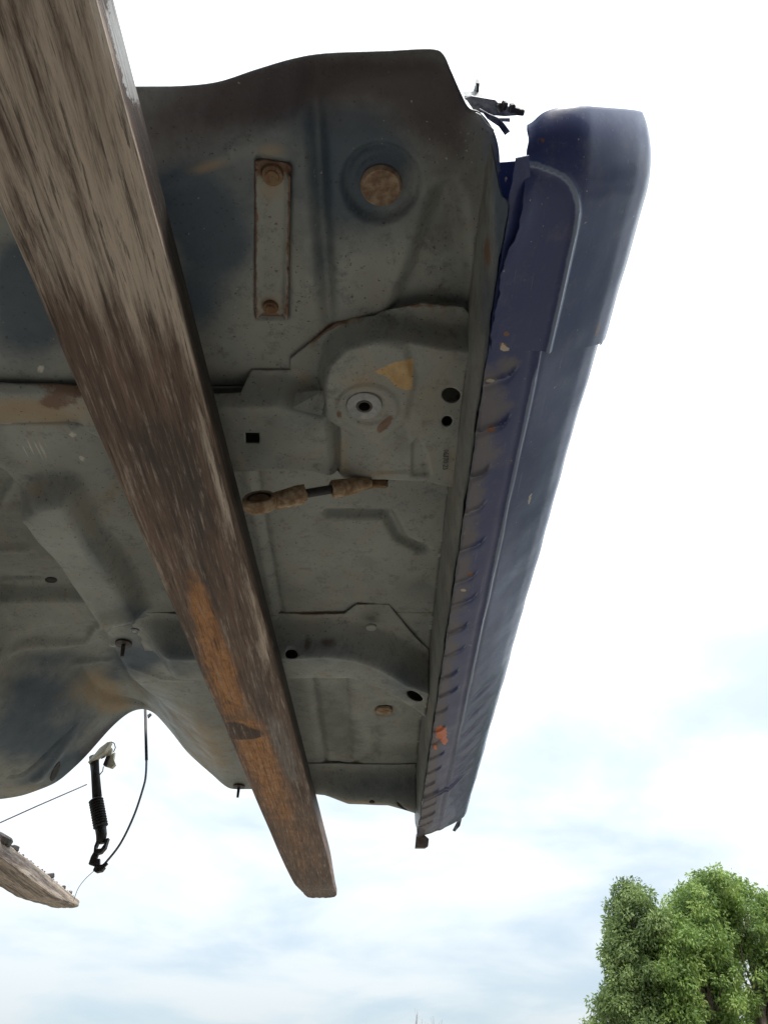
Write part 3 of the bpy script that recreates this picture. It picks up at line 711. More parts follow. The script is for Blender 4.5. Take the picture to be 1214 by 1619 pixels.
def sill_attrs(V, s, y, cap):
    U, W = PIX(V[:, 0], V[:, 1], V[:, 2])
    dust = 1.0*np.exp(-(s/.030)**2)*sst(.48, .55, y)*(.82+.12*np.sin(y*85.5+1)*sst(1.6, 1.2, y))+.35*np.exp(-((y-1.9)/.25)**2)*(s < .13)
    dust += blobs(U, W, [(800, 640, 24, 24, 0, .3), (785, 715, 20, 26, 0, .3), (810, 575, 26, 16, 0, .5), (815, 300, 24, 120, 4, .18), (800, 470, 18, 60, 0, .3), (905, 185, 90, 10, 3, .3)])
    under = .62*np.exp(-(s/.007)**2)*sst(.5, .6, y)
    rust = blobs(U, W, [(776, 679, 9, 6, 0, 1.), (742, 907, 5, 5, 0, 1.), (800, 528, 6, 5, 0, .9), (795, 546, 8, 6, 0, .8), (857, 222, 5, 5, 0, .8), (688, 1180, 5, 10, 0, .7), (945, 520, 4, 26, 14, .6)])
    orange = blobs(U, W, [(697, 1158, 11, 13, 0, 1.0), (702, 1172, 6, 7, 0, .8), (688, 1182, 4, 5, 0, .7)])
    chip = blobs(U, W, [(775, 602, 11, 4, 0, .9), (732, 933, 6, 3, 0, .9), (797, 280, 3, 12, 0, .8), (790, 390, 3, 6, 0, .8), (797, 552, 10, 3, 0, .9), (837, 790, 3, 14, 14, .75), (795, 545, 5, 9, -30, .7), (742, 1020, 5, 2, 0, .6)])
    crease_glint = .95*np.exp(-((s-S_CR)/.0022)**2)*sst(.52, .56, y)*sst(1.75, 1.4, y) if not cap else .95*np.exp(-(seg_dist(s, y, CAPPATH)/.0024)**2)  # pale band along the crease imitates its highlight
    return dict(crease_glint=crease_glint, dust=dust, under=under, rust=rust, orange=orange, chip=chip)
SE_S = [0, S_CR, .110, .155, .20, .26]; SE_Y = [0, .012, .058, .105, .150, .16]
def build_sill(name, y0, y1, dy, off, cap, ns=150):
    s, x, z, nx, nz, L = section(ns)
    ys = np.arange(y0, y1+1e-6, dy)
    if cap:   # the near end turns up into the arch; the far seam runs aslant
        smax = L[9]; k = s <= smax; s, x, z, nx, nz = s[k], x[k], z[k], nx[k], nz[k]
    S, Y = np.meshgrid(s, ys); ns_ = len(s)
    if cap:
        seam = np.interp(s, [0, S_CR, L[8], L[9]], [.492, .513, .566, .60])
        ve = np.interp(s, [0, .02, .05, L[6], L[9]], [197, 176, 163, 170, 182]); ve = np.convolve(np.pad(ve, 8, 'edge'), np.ones(17)/17, 'valid'); be = (809.5-ve)/FPX
        yend = (z+.045)*(CT-be*ST)/(ST+be*CT)
        t = (ys-y0)/(y1-y0); Y = yend[None, :]+t[:, None]*(seam[None, :]-yend[None, :])
    if not cap: Y = Y+np.interp(s, [0, .012, .040, 9], [0, 0, .11, .11])[None, :]*sst(.56, y0, Y)
    if not cap: Y = Y+np.interp(s, SE_S, SE_Y)[None, :]*sst(1.80, y1, Y)
    D = off+sill_disp(S, Y, cap)
    X = x[None, :]+nx[None, :]*D-DR(Y); Z = z[None, :]+nz[None, :]*D
    if cap:
        # rounded near end: plan position and height follow a quarter turn
        r = .045; ye = yend[None, :]; a = np.clip((ye+.060-Y)/.060, 0, 1)
        ang = a*math.radians(90)
        Yn = np.where(a > 0, ye+.060-r*np.sin(ang)-.015*a, Y); Z = Z+np.where(a > 0, r*(1-np.cos(ang)), 0)
        X = X-np.where(a > 0, .010*(1-np.cos(ang))*(s[None, :]/s[-1])**1.5, 0)
        edge = .0010*noise1(Y, 90, .6)*np.exp(-(S/.003)**2)-.010*sst(.42, .34, Y)*np.exp(-(S/.02)**2)*-1
        X = X+edge; Yo = Y; Y = Yn
    else:
        X = X+.0005*noise1(Y, 70, .2)*np.exp(-(S/.003)**2)
    V = np.column_stack([X.ravel(), Y.ravel(), Z.ravel()])
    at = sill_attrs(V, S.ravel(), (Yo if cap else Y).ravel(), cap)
    n = len(V); F = grid_faces(ns_, len(ys))
    # thickness
    N = np.stack([np.broadcast_to(nx, X.shape).ravel(), np.zeros(n), np.broadcast_to(nz, X.shape).ravel()], 1)
    V2 = V-N*.0014
    nv = len(ys); B = [i for i in range(ns_)]+[j*ns_+ns_-1 for j in range(1, nv)]+[(nv-1)*ns_+i for i in range(ns_-2, -1, -1)]+[j*ns_ for j in range(nv-2, 0, -1)]
    F2 = [tuple(i+n for i in reversed(f)) for f in F]
    E = [(B[i], B[i]+n, B[(i+1) % len(B)]+n, B[(i+1) % len(B)]) for i in range(len(B))]
    at = {k: np.concatenate([a, a]) for k, a in at.items()}
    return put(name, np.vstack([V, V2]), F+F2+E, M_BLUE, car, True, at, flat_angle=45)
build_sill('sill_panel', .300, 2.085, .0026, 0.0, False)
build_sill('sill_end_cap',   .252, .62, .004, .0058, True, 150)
# inner sill wall with the pinch flange
ys = np.arange(.34, 2.09, .010); zs = np.array([.6195, .630, .642, .655, .68, .71, .74, .77, .80, .85, .895])
Yg, Zg = np.meshgrid(ys, zs, indexing='ij')
Xg = .1025-DR(Yg)-.004*sst(.64, .66, Zg)+.0008*noise1(Yg, 40, .2)*np.exp(-((Zg-.62)/.01)**2)
Zg = .6195+(Zg-.6195)*(.42+.58*sst(.33, .56, Yg))
Vi = np.column_stack([Xg.ravel(), Yg.ravel(), Zg.ravel()]); Fi = grid_faces(len(zs), len(ys))
U, W = PIX(*Vi.T); nI = len(Vi); V2 = Vi.copy(); V2[:, 0] += .0012
at = dict(blue=blobs(U, W, [(796, 300, 20, 120, 0, .9), (768, 480, 14, 80, 0, .5)])+.55*np.exp(-((Vi[:, 2]-.62)/.012)**2), dark=.25*np.ones(nI), dust=np.zeros(nI), rust=blobs(U, W, [(770, 400, 8, 40, 0, .8)]), grey=.3*np.ones(nI))
put('inner_sill', np.vstack([Vi, V2]), Fi+[tuple(i+nI for i in reversed(f)) for f in Fi], M_UND, car, True, {k: np.concatenate([a, a]) for k, a in at.items()})
# far end closing plate and torn tabs
ss_, xx_, zz_, nx_, nz_, L_ = section(150)
ye_ = 2.085+np.interp(ss_, SE_S, SE_Y); xx_ = xx_-.0115*(ye_-.55)
ix = list(range(0, len(ss_), 4))+[len(ss_)-1]
pl = [(xx_[i]-nx_[i]*.0035, ye_[i]-.004, zz_[i]-nz_[i]*.0035) for i in ix]
V = pl+[(p[0], p[1]+.002, p[2]) for p in pl]+[(.16, 2.14, .76)]; n_ = len(pl)
put('sill_end_plate', V, [(i, i+1, 2*n_) for i in range(n_-1)]+[(n_-1, 0, 2*n_)], M_BROWNM, car, False)
V = []; ix = [i for i in range(0, 96, 3)]
for i in ix:
    w_ = .014+.003*math.sin(i*.31)+.008*math.exp(-((ss_[i]-.06)/.04)**2); x, y, z = xx_[i]-nx_[i]*.0016, ye_[i]-.001, zz_[i]-nz_[i]*.0016
    V += [(x, y, z), (x+nx_[i]*.001, y+w_*.5, z+nz_[i]*.001), (x-nx_[i]*.002, y+w_, z-nz_[i]*.002), (x-nx_[i]*.0036, y+w_, z-nz_[i]*.0036), (x-nx_[i]*.0016, y, z-nz_[i]*.0016)]
F = [(5*i+k, 5*i+(k+1) % 5, 5*i+5+(k+1) % 5, 5*i+5+k) for i in range(len(ix)-1) for k in range(5)]
put('sill_end_flange', V, F, M_BROWNM, car, True, flat_angle=35)
e = [PY(658, 1318, 2.095), PY(664, 1314, 2.095), PY(678, 1326, 2.095), PY(677, 1337, 2.10), PY(672, 1340, 2.10), PY(656, 1340, 2.10)]
bevel(put('torn_tab', *slab(e, (0, .022, .003)), M_BROWNM, car, False), .0012)
e = [PY(724, 1296, 2.19), PY(730, 1294, 2.20), PY(727, 1306, 2.20), PY(719, 1315, 2.20), PY(715, 1313, 2.20)]
put('torn_tab', *slab(e, (0, .003, .001)), M_TORN, car, False)

# ---- torn metal and studs where the near end was cut
def sheet(px, z, th, mat, name='torn_tab', dz=None):
    pts = [(*P(u, v, z+(dz[i] if dz else 0)), z+(dz[i] if dz else 0)) for i, (u, v) in enumerate(px)]
    return put(name, *slab(pts, (0, .0, th)), mat, car, False)
sheet([(735, 155), (745, 152), (782, 158), (792, 168), (800, 165), (806, 172), (822, 174), (826, 182), (798, 184), (772, 182), (748, 174)], .775, .002, M_TORN)
sheet([(733, 152), (763, 153), (763, 157), (735, 158)], .785, .012, M_STEEL)
sheet([(752, 134), (757, 130), (757, 153), (746, 153)], .80, .004, M_STEEL, dz=[.01, .01, 0, 0])
sheet([(753, 131), (758, 132), (756, 153), (753, 153)], .797, .01, M_DARKSTEEL)
sheet([(758, 172), (772, 180), (786, 186), (797, 196), (806, 208), (798, 214), (788, 200), (770, 188)], .755, .0016, M_TORN)
sheet([(752, 178), (760, 182), (770, 196), (781, 206), (778, 214), (764, 200), (754, 186)], .745, .0016, M_STEEL)
sheet([(783, 188), (806, 188), (806, 193), (786, 192)], .765, .002, M_STEEL)
for u, v in ((790, 170), (796, 167), (809, 171), (814, 174), (822, 177)):
    x, y = P(u, v, .772); q = Matrix.Rotation(random.uniform(0, 3), 3, 'Z') @ Matrix.Rotation(random.uniform(-.6, .6), 3, 'X')
    bevel(put('rust_flake', *box((x, y, .772), (.004, .0028, .003), q), M_DARKSTEEL, car, False), .001, 1)

# ---- opposite sill (beyond the left of the frame, carries the far side of the floor)
sv = [(-2*.69-x-.02, z) for x, z in SEC]+[(-2*.69-.104, .87)]
n = len(sv); V = [(x, y, z) for y in (.45, 2.08) for x, z in sv]
put('sill_panel', V, [(i, (i+1) % n, n+(i+1) % n, n+i) for i in range(n)]+[tuple(range(n)), tuple(range(2*n-1, n-1, -1))], M_BLUE, car, False)

# ================================================================ forks
FT, FB = .682, .634
def fork(name, label, cx0, cx1, width, tip, mat, at_fun):
    """cx0 at y=0, cx1 at y=2.6: centre line of the blade"""
    root = thing(name, label, 'fork', (cx0, -.72, FB))
    ys = np.concatenate([np.arange(-.62, tip-.13, .006), np.linspace(tip-.13, tip, 14)])
    V, F = [], []
    tcol = np.linspace(-1, 1, 40)
    ring = []
    for y in ys:
        k = (tip-y)
        w = width/2*(1-.16*sst(.55, .03, np.array(k))-0.0)
        if k < .045: w = w-(.016-.016*math.sqrt(max(0, 1-((.045-k)/.045)**2)))*1.0-.006*(k < 1e-6)
        cx = cx0+(cx1-cx0)*y/2.6
        zb = FB+.026*float(sst(.30, .0, np.array(k)))+.0015*math.sin(y*19)*.3
        bev = .004
        pts = [(cx+t*(w-bev), y, zb+.0006*math.sin(37*y+9*t)+.0005*math.sin(90*y+30*t)) for t in tcol]
        pts += [(cx+w, y, zb+bev), (cx+w+.0004*math.sin(y*60), y, zb+(FT-zb)*.5), (cx+w, y, FT-bev), (cx+w-bev, y, FT), (cx-w+bev, y, FT), (cx-w, y, FT-bev), (cx-w, y, zb+bev)]
        ring.append(pts)
    m = len(ring[0]); V = [p for r in ring for p in r]
    for j in range(len(ring)-1):
        for i in range(m):
            F.append((j*m+i, (j+1)*m+i, (j+1)*m+(i+1) % m, j*m+(i+1) % m))
    F.append(tuple(range(m))); F.append(tuple((len(ring)-1)*m+i for i in range(m-1, -1, -1)))
    A = np.array(V); U, W = PIX(*A.T)
    side = (np.abs(A[:, 0]-(cx0+(cx1-cx0)*A[:, 1]/2.6)) > width/2*.93) & (A[:, 2] > FB+.006)
    put('blade', V, F, mat, root, True, at_fun(U, W, A, side), flat_angle=35)
    # heel and upright shank on the carriage
    w = width/2; pr = [(-.62, FB), (-.66, FB+.002), (-.695, FB+.014), (-.716, FB+.04), (-.72, FB+.08), (-.72, FB+.62), (-.675, FB+.62), (-.675, FB+.09), (-.665, FB+.06), (-.62, FT)]
    c = cx0-.24*(cx1-cx0)
    V = [(c-w, y, z) for y, z in pr]+[(c+w, y, z) for y, z in pr]; n = len(pr)
    bevel(put('shank', V, [tuple(range(n)), tuple(range(2*n-1, n-1, -1))]+[(i, n+i, n+(i+1) % n, (i+1) % n) for i in range(n)], mat, root, False, {k: np.zeros(2*n) for k in ('light', 'dark')}), .004)
    return root
def at_main(U, W, A, side):
    r = sst(700, 300, W)
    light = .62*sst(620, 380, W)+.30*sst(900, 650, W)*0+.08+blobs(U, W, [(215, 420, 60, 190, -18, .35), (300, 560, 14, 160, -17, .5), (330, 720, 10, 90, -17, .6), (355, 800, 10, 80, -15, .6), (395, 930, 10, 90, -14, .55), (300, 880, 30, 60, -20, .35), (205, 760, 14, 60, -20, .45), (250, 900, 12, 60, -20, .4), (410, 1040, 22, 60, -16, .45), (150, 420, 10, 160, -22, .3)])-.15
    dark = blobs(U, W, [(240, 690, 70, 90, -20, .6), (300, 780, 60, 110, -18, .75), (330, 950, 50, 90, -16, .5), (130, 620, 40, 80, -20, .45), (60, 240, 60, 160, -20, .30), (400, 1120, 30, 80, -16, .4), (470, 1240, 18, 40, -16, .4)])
    orange = blobs(U, W, [(318, 955, 18, 60, -17, .9), (340, 1030, 26, 60, -20, .9), (362, 1100, 28, 50, -22, .8), (412, 1200, 34, 55, -22, .9), (440, 1270, 34, 50, -22, .5), (395, 1160, 26, 30, -20, .5), (480, 1350, 44, 70, -20, .38), (430, 1080, 16, 60, -16, .2)])
    brown = blobs(U, W, [(372, 1155, 26, 15, 10, 1.1), (400, 1160, 26, 10, 0, .8), (478, 1260, 14, 26, -18, .6), (465, 1200, 14, 40, -16, .4), (478, 1370, 30, 10, 0, .4), (495, 1405, 26, 12, 0, .45)])
    grey = blobs(U, W, [(440, 1160, 20, 50, -18, .8), (460, 1215, 16, 40, -18, .7), (405, 1080, 10, 40, -20, .5), (355, 1000, 8, 60, -18, .5)])
    paint_and_skylight = np.where(side, blobs(U, W, [(195, 60, 30, 90, -12, .95), (212, 140, 18, 40, -14, .5), (508, 1350, 16, 60, -14, .5)]), 0)  # tip blob paints the side's pale sky-lit look; upper blobs are real paint
    light = np.where(side, light*.0-.4+.5*sst(1250, 1330, W), light); dark = np.where(side, 1.3*sst(1280, 1200, W), dark)  # side made paler at the tip, as if lit by the sky
    for q in (orange, brown, grey): q[side] *= .3
    return dict(light=light, dark=dark, orange=orange, brown=brown, grey=grey, paint_and_skylight=paint_and_skylight, oil=np.where(side & (A[:, 0] > -.25), sst(120, 260, W)*sst(1300, 1220, W), 0.0))
def at_left(U, W, A, side):
    z = np.zeros(U.shape)
    return dict(light=np.where(side, .55, .50), dark=z, orange=z, brown=z, grey=np.where(side, .5, .25), paint_and_skylight=z)
fork('fork', 'worn brown steel fork with flaking orange paint running under the whole car floor', -.278, -.222, .133, 2.89, M_FORK, at_main)
f2 = fork('fork', 'muddy grey-brown fork tip sticking out past the cut tunnel end, crusted along its upper edge', -1.225, -1.156, .133, 3.04, M_FORK2, at_left)
# dried crust along the upper edge of the second fork
for i in range(34):
    y = 1.95+1.05*i/34+random.uniform(-.01, .01); x = -1.225+.069*y/2.6+.133/2*(1-.16*float(sst(.55, .03, np.array(3.04-y))))-.008
    r = random.choice([.002, .0025, .003, .003, .005]); r = .012 if i in (12, 13) else (.008 if i in (15, 25) else r)
    q = Matrix.Rotation(random.uniform(0, 3), 3, 'Z') @ Matrix.Rotation(random.uniform(-.5, .5), 3, 'X')
    bevel(put('mud_crumb', *box((x, y, FT+r*.5), (r*1.2, r*1.6, r), q), M_DARKSTEEL, f2, False), r*.4, 1)

# ---------------------------------------------------------------- carriage and mast that hold the forks (behind the viewer)
lift = thing('forklift', 'dark grimy forklift with mast and carriage holding up the two forks', 'forklift', (-.75, -.95, -H))
put('carriage_bar', *box((-.75, -.745, FB+.14), (.62, .022, .05)), M_LIFT, lift, False)
put('carriage_bar', *box((-.75, -.745, FB+.54), (.62, .022, .05)), M_LIFT, lift, False)
for x in (-1.08, -.42):
    put('carriage_plate', *box((x, -.79, FB+.34), (.02, .022, .28)), M_LIFT, lift, False)
    bevel(put('mast_rail', *merge(box((x, -.93, .55), (.045, .012, 2.15)), box((x+.04, -.88, .55), (.006, .05, 2.15)), box((x, -.83, .55), (.045, .008, 2.15))), M_LIFT, lift, False), .002)
put('mast_crossbar', *box((-.75, -.955, 2.4), (.40, .012, .06)), M_LIFT, lift, False)
put('mast_crossbar', *box((-.75, -.955, -1.2), (.40, .012, .10)), M_LIFT, lift, False)
bevel(put('chassis', *box((-.75, -2.0, -.75), (.52, .95, .42)), M_LIFT, lift, False), .05)
bevel(put('hood', *box((-.75, -2.35, -.05), (.46, .60, .30)), M_LIFT, lift, False), .06)
bevel(put('counterweight', *box((-.75, -3.15, -.45), (.54, .24, .62)), M_LIFT, lift, False), .08)
for sx in (-1, 1):
    for y in (-1.15, -2.75):
        put('guard_post', *tube([(-.75+sx*.44, y, -.35), (-.75+sx*.42, y-.1*(y < -2)+.12*(y > -2), .75)], .03, 8), M_LIFT, lift)
    for y, r in ((-1.35, .34), (-2.8, .28)):
        put('wheel', *lathe([(.05, -.11), (r*.6, -.11), (r*.94, -.10), (r, -.06), (r, .06), (r*.94, .10), (r*.6, .11), (.05, .11)], (-.75+sx*.54, y, -H+r), (1, 0, 0), 28), M_BLACK, lift, flat_angle=40)
bevel(put('guard_roof', *box((-.75, -1.95, .77), (.48, .95, .025)), M_LIFT, lift, False), .01)
put('lift_chain', *box((-.75, -.90, 1.0), (.02, .006, 1.3)), M_DARKSTEEL, lift, False)

# ================================================================ rusty rod with eye end, hung under the floor
rod = thing('tie_rod', 'short rusty mud-caked rod with eye end poking out behind the bush mount', 'tie rod', (*P(500, 778, .69), .69))
YR = .775
e0 = Vector(PY(411, 797, YR)); e1 = Vector(PY(455, 788, YR)); e2 = Vector(PY(479, 781, YR+.005)); e3 = Vector(PY(528, 773, YR+.012)); e4 = Vector(PY(560, 768, YR+.02)); e5 = Vector(PY(588, 762, YR+.02))
axd = (e3-e0).normalized()
ea = Vector((.06, -.80, .42)).normalized(); ea = (ea-axd*ea.dot(axd)).normalized()
v_, f_ = lathe([(.0165, -.006), (.0205, -.0055), (.0225, -.003), (.0225, .008), (.020, .011), (.0165, .011), (.0165, -.006)], e0, ea, 30)
put('eye_ring', v_, f_, M_MUD, rod, flat_angle=40)
v_, f_ = lathe([(.0001, .0085), (.008, .009), (.0128, .0085), (.0135, .002)], e0, ea, 26)
put('bushing', *lathe([(.0125, .0075), (.0145, .0095), (.0170, .0095), (.0170, -.002)], e0, ea, 26), M_BLACK, rod, flat_angle=40)
put('rusted_core', v_, f_, M_RUST, rod, flat_angle=40)
def chunky(path, rad, sq, n=12, jit=.0012):
    v, f = tube(path, rad, n); return [tuple(Vector(q)+Vector((random.uniform(-jit, jit), random.uniform(-jit, jit), random.uniform(-jit, jit)*sq))) for q in v], f
put('eye_neck', *chunky([e0+axd*.019, e0+axd*.025, e0+axd*.032, e1, e2-axd*.004, e2+axd*.003], [.010, .0115, .0125, .0135, .0135, .0115], .8), M_MUD, rod)
put('threaded_rod', *tube([e2-axd*.004, e2.lerp(e3, .3), e2.lerp(e3, .7), e3+axd*.004], .0062, 14), M_BLACK, rod)
put('clevis', *chunky([e3-axd*.003, e3, e3+axd*.008, e4, e4.lerp(e5, .6), e5], [.0105, .0125, .0125, .0115, .0085, .006], .8), M_MUD, rod)
put('hook_end', *chunky([e4.lerp(e5, .4)+Vector((0, .012, .008)), e5+Vector((.004, .012, .008)), e5+Vector((.020, .012, .006))], [.007, .006, .005], .6), M_RUST, rod)
q = P(600, 757, .70)
put('anchor_slot', *box((*P(598, 762, .728), .728), (.014, .006, .004)), M_BLACK, rod, False)

# ================================================================ hanging linkage beyond the cut end
YL = 2.12
link = thing('shift_linkage', 'black rod with ribbed rubber boot hanging from the cut tunnel edge', 'linkage', PY(155, 1372, YL))
def path(px, y): return [PY(u, v, y) for u, v in px]
put('rod', *tube(path([(149, 1196), (151, 1220), (154, 1260)], YL), [.0135, .0115, .0128], 14), M_BLACK, link)
bp = path([(152, 1264), (160, 1308)], YL); bp = [Vector(b) for b in bp]
prof = []
for i in range(11):
    t0 = i/11
    for dt, r in ((0, .0150), (.45, .0195), (.6, .0195), (1.0, .0150)):
        prof.append((r, (t0+dt/11)*(bp[1]-bp[0]).length))
put('ribbed_boot', *lathe([(.010, -.002)]+prof+[(.010, (bp[1]-bp[0]).length+.002)], bp[0], bp[1]-bp[0], 20), M_BLACK, link, flat_angle=30)
put('lower_rod', *tube(path([(159, 1304), (161, 1320), (160, 1333)], YL), [.0150, .0140, .0115], 14), M_BLACK, link)
def slabpx(name, px, y, th, mat, parent, bw=.001):
    o = put(name, *slab(path(px, y), (0, th, 0)), mat, parent, False)
    return bevel(o, bw) if bw else o
slabpx('clevis', [(154, 1325), (149, 1338), (148, 1348), (153, 1346), (152, 1340), (157, 1328)], YL-.01, .016, M_DARKSTEEL, link)
slabpx('clevis', [(172, 1324), (167, 1340), (160, 1348), (153, 1350), (148, 1348), (153, 1342), (160, 1341), (165, 1334), (167, 1326)], YL-.01, .016, M_DARKSTEEL, link)
slabpx('lever', [(148, 1347), (156, 1349), (153, 1358), (158, 1357), (158, 1367), (149, 1369), (140, 1366), (144, 1354)], YL-.006, .010, M_DARKSTEEL, link)
slabpx('cable_clamp', [(150, 1369), (163, 1366), (166, 1371), (161, 1377), (152, 1379), (147, 1376)], YL-.006, .014, M_DARKSTEEL, link)
slabpx('bracket_plate', [(139, 1205), (150, 1200), (166, 1188), (176, 1172), (170, 1173), (158, 1182)], YL-.02, .02, M_CREAM, link)
slabpx('connector_block', [(172, 1177), (178, 1183), (176, 1196), (165, 1194)], YL+.005, .012, M_CREAM, link)
slabpx('connector_block', [(171, 1196), (182, 1189), (180, 1200), (183, 1208), (177, 1214), (168, 1211)], YL+.005, .012, M_CREAM, link)
slabpx('connector_clip', [(168, 1196), (174, 1194), (168, 1211), (163, 1209)], YL-.002, .012, M_DARKSTEEL, link)
slabpx('connector_clip', [(158, 1190), (166, 1184), (165, 1195), (159, 1198)], YL-.002, .012, M_DARKSTEEL, link)
put('loop_wire', *tube(path([(176, 1173), (181, 1175), (183, 1182), (180, 1189)], YL+.004), .0016, 6), M_DARKSTEEL, link)
put('loop_wire', *tube(path([(164, 1212), (163, 1219), (158, 1225)], YL+.004), .0016, 6), M_CABLE, link)
def smooth_path(px, n=40):
    p = np.array(px, float); t = np.linspace(0, len(p)-1, n); o = []
    for q in t:
        i = min(int(q), len(p)-2); f = q-i
        p0, p1, p2, p3 = p[max(i-1, 0)], p[i], p[i+1], p[min(i+2, len(p)-1)]
        o.append(tuple(.5*((2*p1)+(-p0+p2)*f+(2*p0-5*p1+4*p2-p3)*f*f+(-p0+3*p1-3*p2+p3)*f**3)))
    return o
cable = thing('control_cable', 'thin grey cable hanging in a curve from the tunnel top to the lever', 'cable', PY(165, 1367, YL))
put('sleeve', *tube(path([(230, 1122), (231, 1160), (232, 1202)], YL), .0042, 10), M_DARKSTEEL, cable)
put('cable_core', *tube(path(smooth_path([(232, 1200), (231, 1225), (227, 1245), (212, 1290), (190, 1335), (164, 1368)]), YL), .0032, 8), M_CABLE, cable)
slabpx('cable_tip', [(162, 1366), (168, 1362), (171, 1365), (164, 1372)], YL-.004, .008, M_DARKSTEEL, cable)
slabpx('mounting_clip', [(233, 1130), (238, 1127), (240, 1129), (234, 1135)], YL-.002, .008, M_DARKSTEEL, cable)
tag(put('wire', *tube([PY(u, v, YL+.72*t) for t, (u, v) in zip(np.linspace(0, 1, 24), smooth_path([(149, 1377), (135, 1390), (124, 1405), (117, 1424)], 24))], .0011, 6), M_CABLE), 'hair-thin wire drooping from the hanging lever to the muddy fork tip', 'wire')
tag(put('metal_rod', *tube([PY(138, 1240, 2.28), PY(60, 1274, 2.29), PY(0, 1301, 2.30), PY(-42, 1321, 2.31)], .0023, 8), M_CABLE), 'thin straight grey rod slanting up from the muddy fork', 'rod')

# ================================================================ trees
def mat_leaf(name, c1, c2, c3):
    s = Mat(name); a = s.attr('tone')
    b = s.mix(s.ramp(a, 0.0, 0.55), c1, c2); b = s.mix(s.ramp(a, 0.6, 1.0), b, c3)
    s.col(b); s.rough(0.5)
    tr = s.n('ShaderNodeBsdfTranslucent'); s.L(b, tr.inputs[0]); m = s.n('ShaderNodeMixShader'); m.inputs[0].default_value = .42
    s.L(s.b.outputs[0], m.inputs[1]); s.L(tr.outputs[0], m.inputs[2])
    s.L(m.outputs[0], s.t.nodes['Material Output'].inputs[0]); return s.m
M_BARK = mat_simple('tree_bark', (0.075, 0.055, 0.04), (0.15, 0.12, 0.095), 12, 0.9, 0.6, 0.02)
M_TWIG = mat_simple('bare_twig_bark', (0.30, 0.29, 0.29), (0.38, 0.37, 0.37), 12, 0.9, 0.3, 0.01)
LEAF_D = mat_leaf('dark_leaf', (0.110, 0.165, 0.055), (0.205, 0.285, 0.095), (0.33, 0.42, 0.16))
LEAF_B = mat_leaf('bright_leaf', (0.130, 0.205, 0.055), (0.255, 0.375, 0.10), (0.43, 0.54, 0.17))
LEAF_Y = mat_leaf('pale_leaf', (0.12, 0.18, 0.05), (0.19, 0.26, 0.08), (0.28, 0.34, 0.12))
def tree(name, label, base, lobes, leaf, nclump, nleaf, seed, leaf_len=.16, group='trees beyond the yard'):
    """lobes: (cx, cy, cz, rx, ry, rz) above eye height; leaves sit in clumps through each lobe"""
    R = np.random.default_rng(seed); root = thing(name, label, 'tree', (base[0], base[1], -H), group)
    C = []
    for lb in lobes:
        k = int(nclump*lb[6])
        d = R.normal(size=(k, 3)); d /= np.linalg.norm(d, axis=1)[:, None]
        rad = R.uniform(.30, 1.0, k)**.55
        nb_ = 9; sd = R.normal(size=(nb_, 3)); sd /= np.linalg.norm(sd, axis=1)[:, None]
        sub = sd*R.uniform(.42, .80, nb_)[:, None]; pick = R.integers(0, nb_+7, k)
        off = np.where((pick < nb_)[:, None], sub[np.minimum(pick, nb_-1)]*1.08+d*rad[:, None]*.40, d*rad[:, None]*.92)
        C.append(np.array(lb[:3])+off*np.array(lb[3:6]))
    C = np.vstack(C)
    Vv, Ff, At = [], [], []
    tone = np.clip(R.normal(.48, .32, len(C)), 0, 1)
    size = R.uniform(.12, .36, len(C)); oc = R.random(len(C)) < .08; ctr = C.mean(0); C[oc] = ctr+(C[oc]-ctr)*1.10; size[oc] *= .6
    pts = []; tn = []; out = []
    for c, t, sz_ in zip(C, tone, size):
        k = int(nleaf*(sz_/.3)**2)
        d = R.normal(size=(k, 3)); d /= np.linalg.norm(d, axis=1)[:, None]
        p = c+d*(R.uniform(.15, 1.0, k)**.5)[:, None]*sz_*np.array([1.05, 1.05, .85])
        pts.append(p); out.append(d); tn.append(np.clip(t+R.normal(0, .16, k), 0, 1))
    p = np.vstack(pts); d = np.vstack(out); tn = np.concatenate(tn); n = len(p)
    ax = d*.6+R.normal(size=(n, 3))*.55+np.array([0, 0, -.55]); ax /= np.linalg.norm(ax, axis=1)[:, None]
    w = np.cross(ax, R.normal(size=(n, 3))); w /= np.linalg.norm(w, axis=1)[:, None]
    L = leaf_len*R.uniform(.65, 1.25, n)[:, None]; Wd = L*.21
    nn = np.cross(ax, w)
    a = p; b = p+ax*L*.45+w*Wd+nn*L*.05; c = p+ax*L-nn*L*.06; e = p+ax*L*.45-w*Wd+nn*L*.05
    V = np.stack([a, b, c, e], 1).reshape(-1, 3); i = np.arange(n)*4
    F = np.column_stack([i, i+1, i+2, i+3]).tolist()
    cr = put('crown', V, F, leaf, root, False, dict(tone=np.repeat(tn, 4)))
    # trunk and limbs reach to the clumps
    top = np.array([l[:3] for l in lobes]).mean(0)
    segs = []; b0 = np.array([base[0], base[1], -H-.3]); fk = np.array([base[0], base[1], -H+ (top[2]+H)*.32])
    segs.append(tube([b0, b0*.5+fk*.5+np.array([.06, .03, 0]), fk], [.30, .22, .19], 12))
    for lb in lobes:
        lc = np.array(lb[:3]); st = fk+np.array([0, 0, -.2]); m = st*.45+lc*.55+R.normal(0, .25, 3); tp = lc+np.array([0, 0, lb[5]*.5])
        segs.append(tube([st, m, lc, tp], [.15, .10, .06, .02], 8))
        near_ = C[np.argsort(((C-lc)**2).sum(1))[:70]]
        for q in near_[::2]:
            s_ = m+(lc-m)*R.uniform(0, 1); mm = s_*.5+q*.5+R.normal(0, .12, 3)+np.array([0, 0, -.1])
            segs.append(tube([s_, mm, q], [.035, .022, .007], 5, False))
    put('trunk', *merge(*segs), M_BARK, root)
    return root
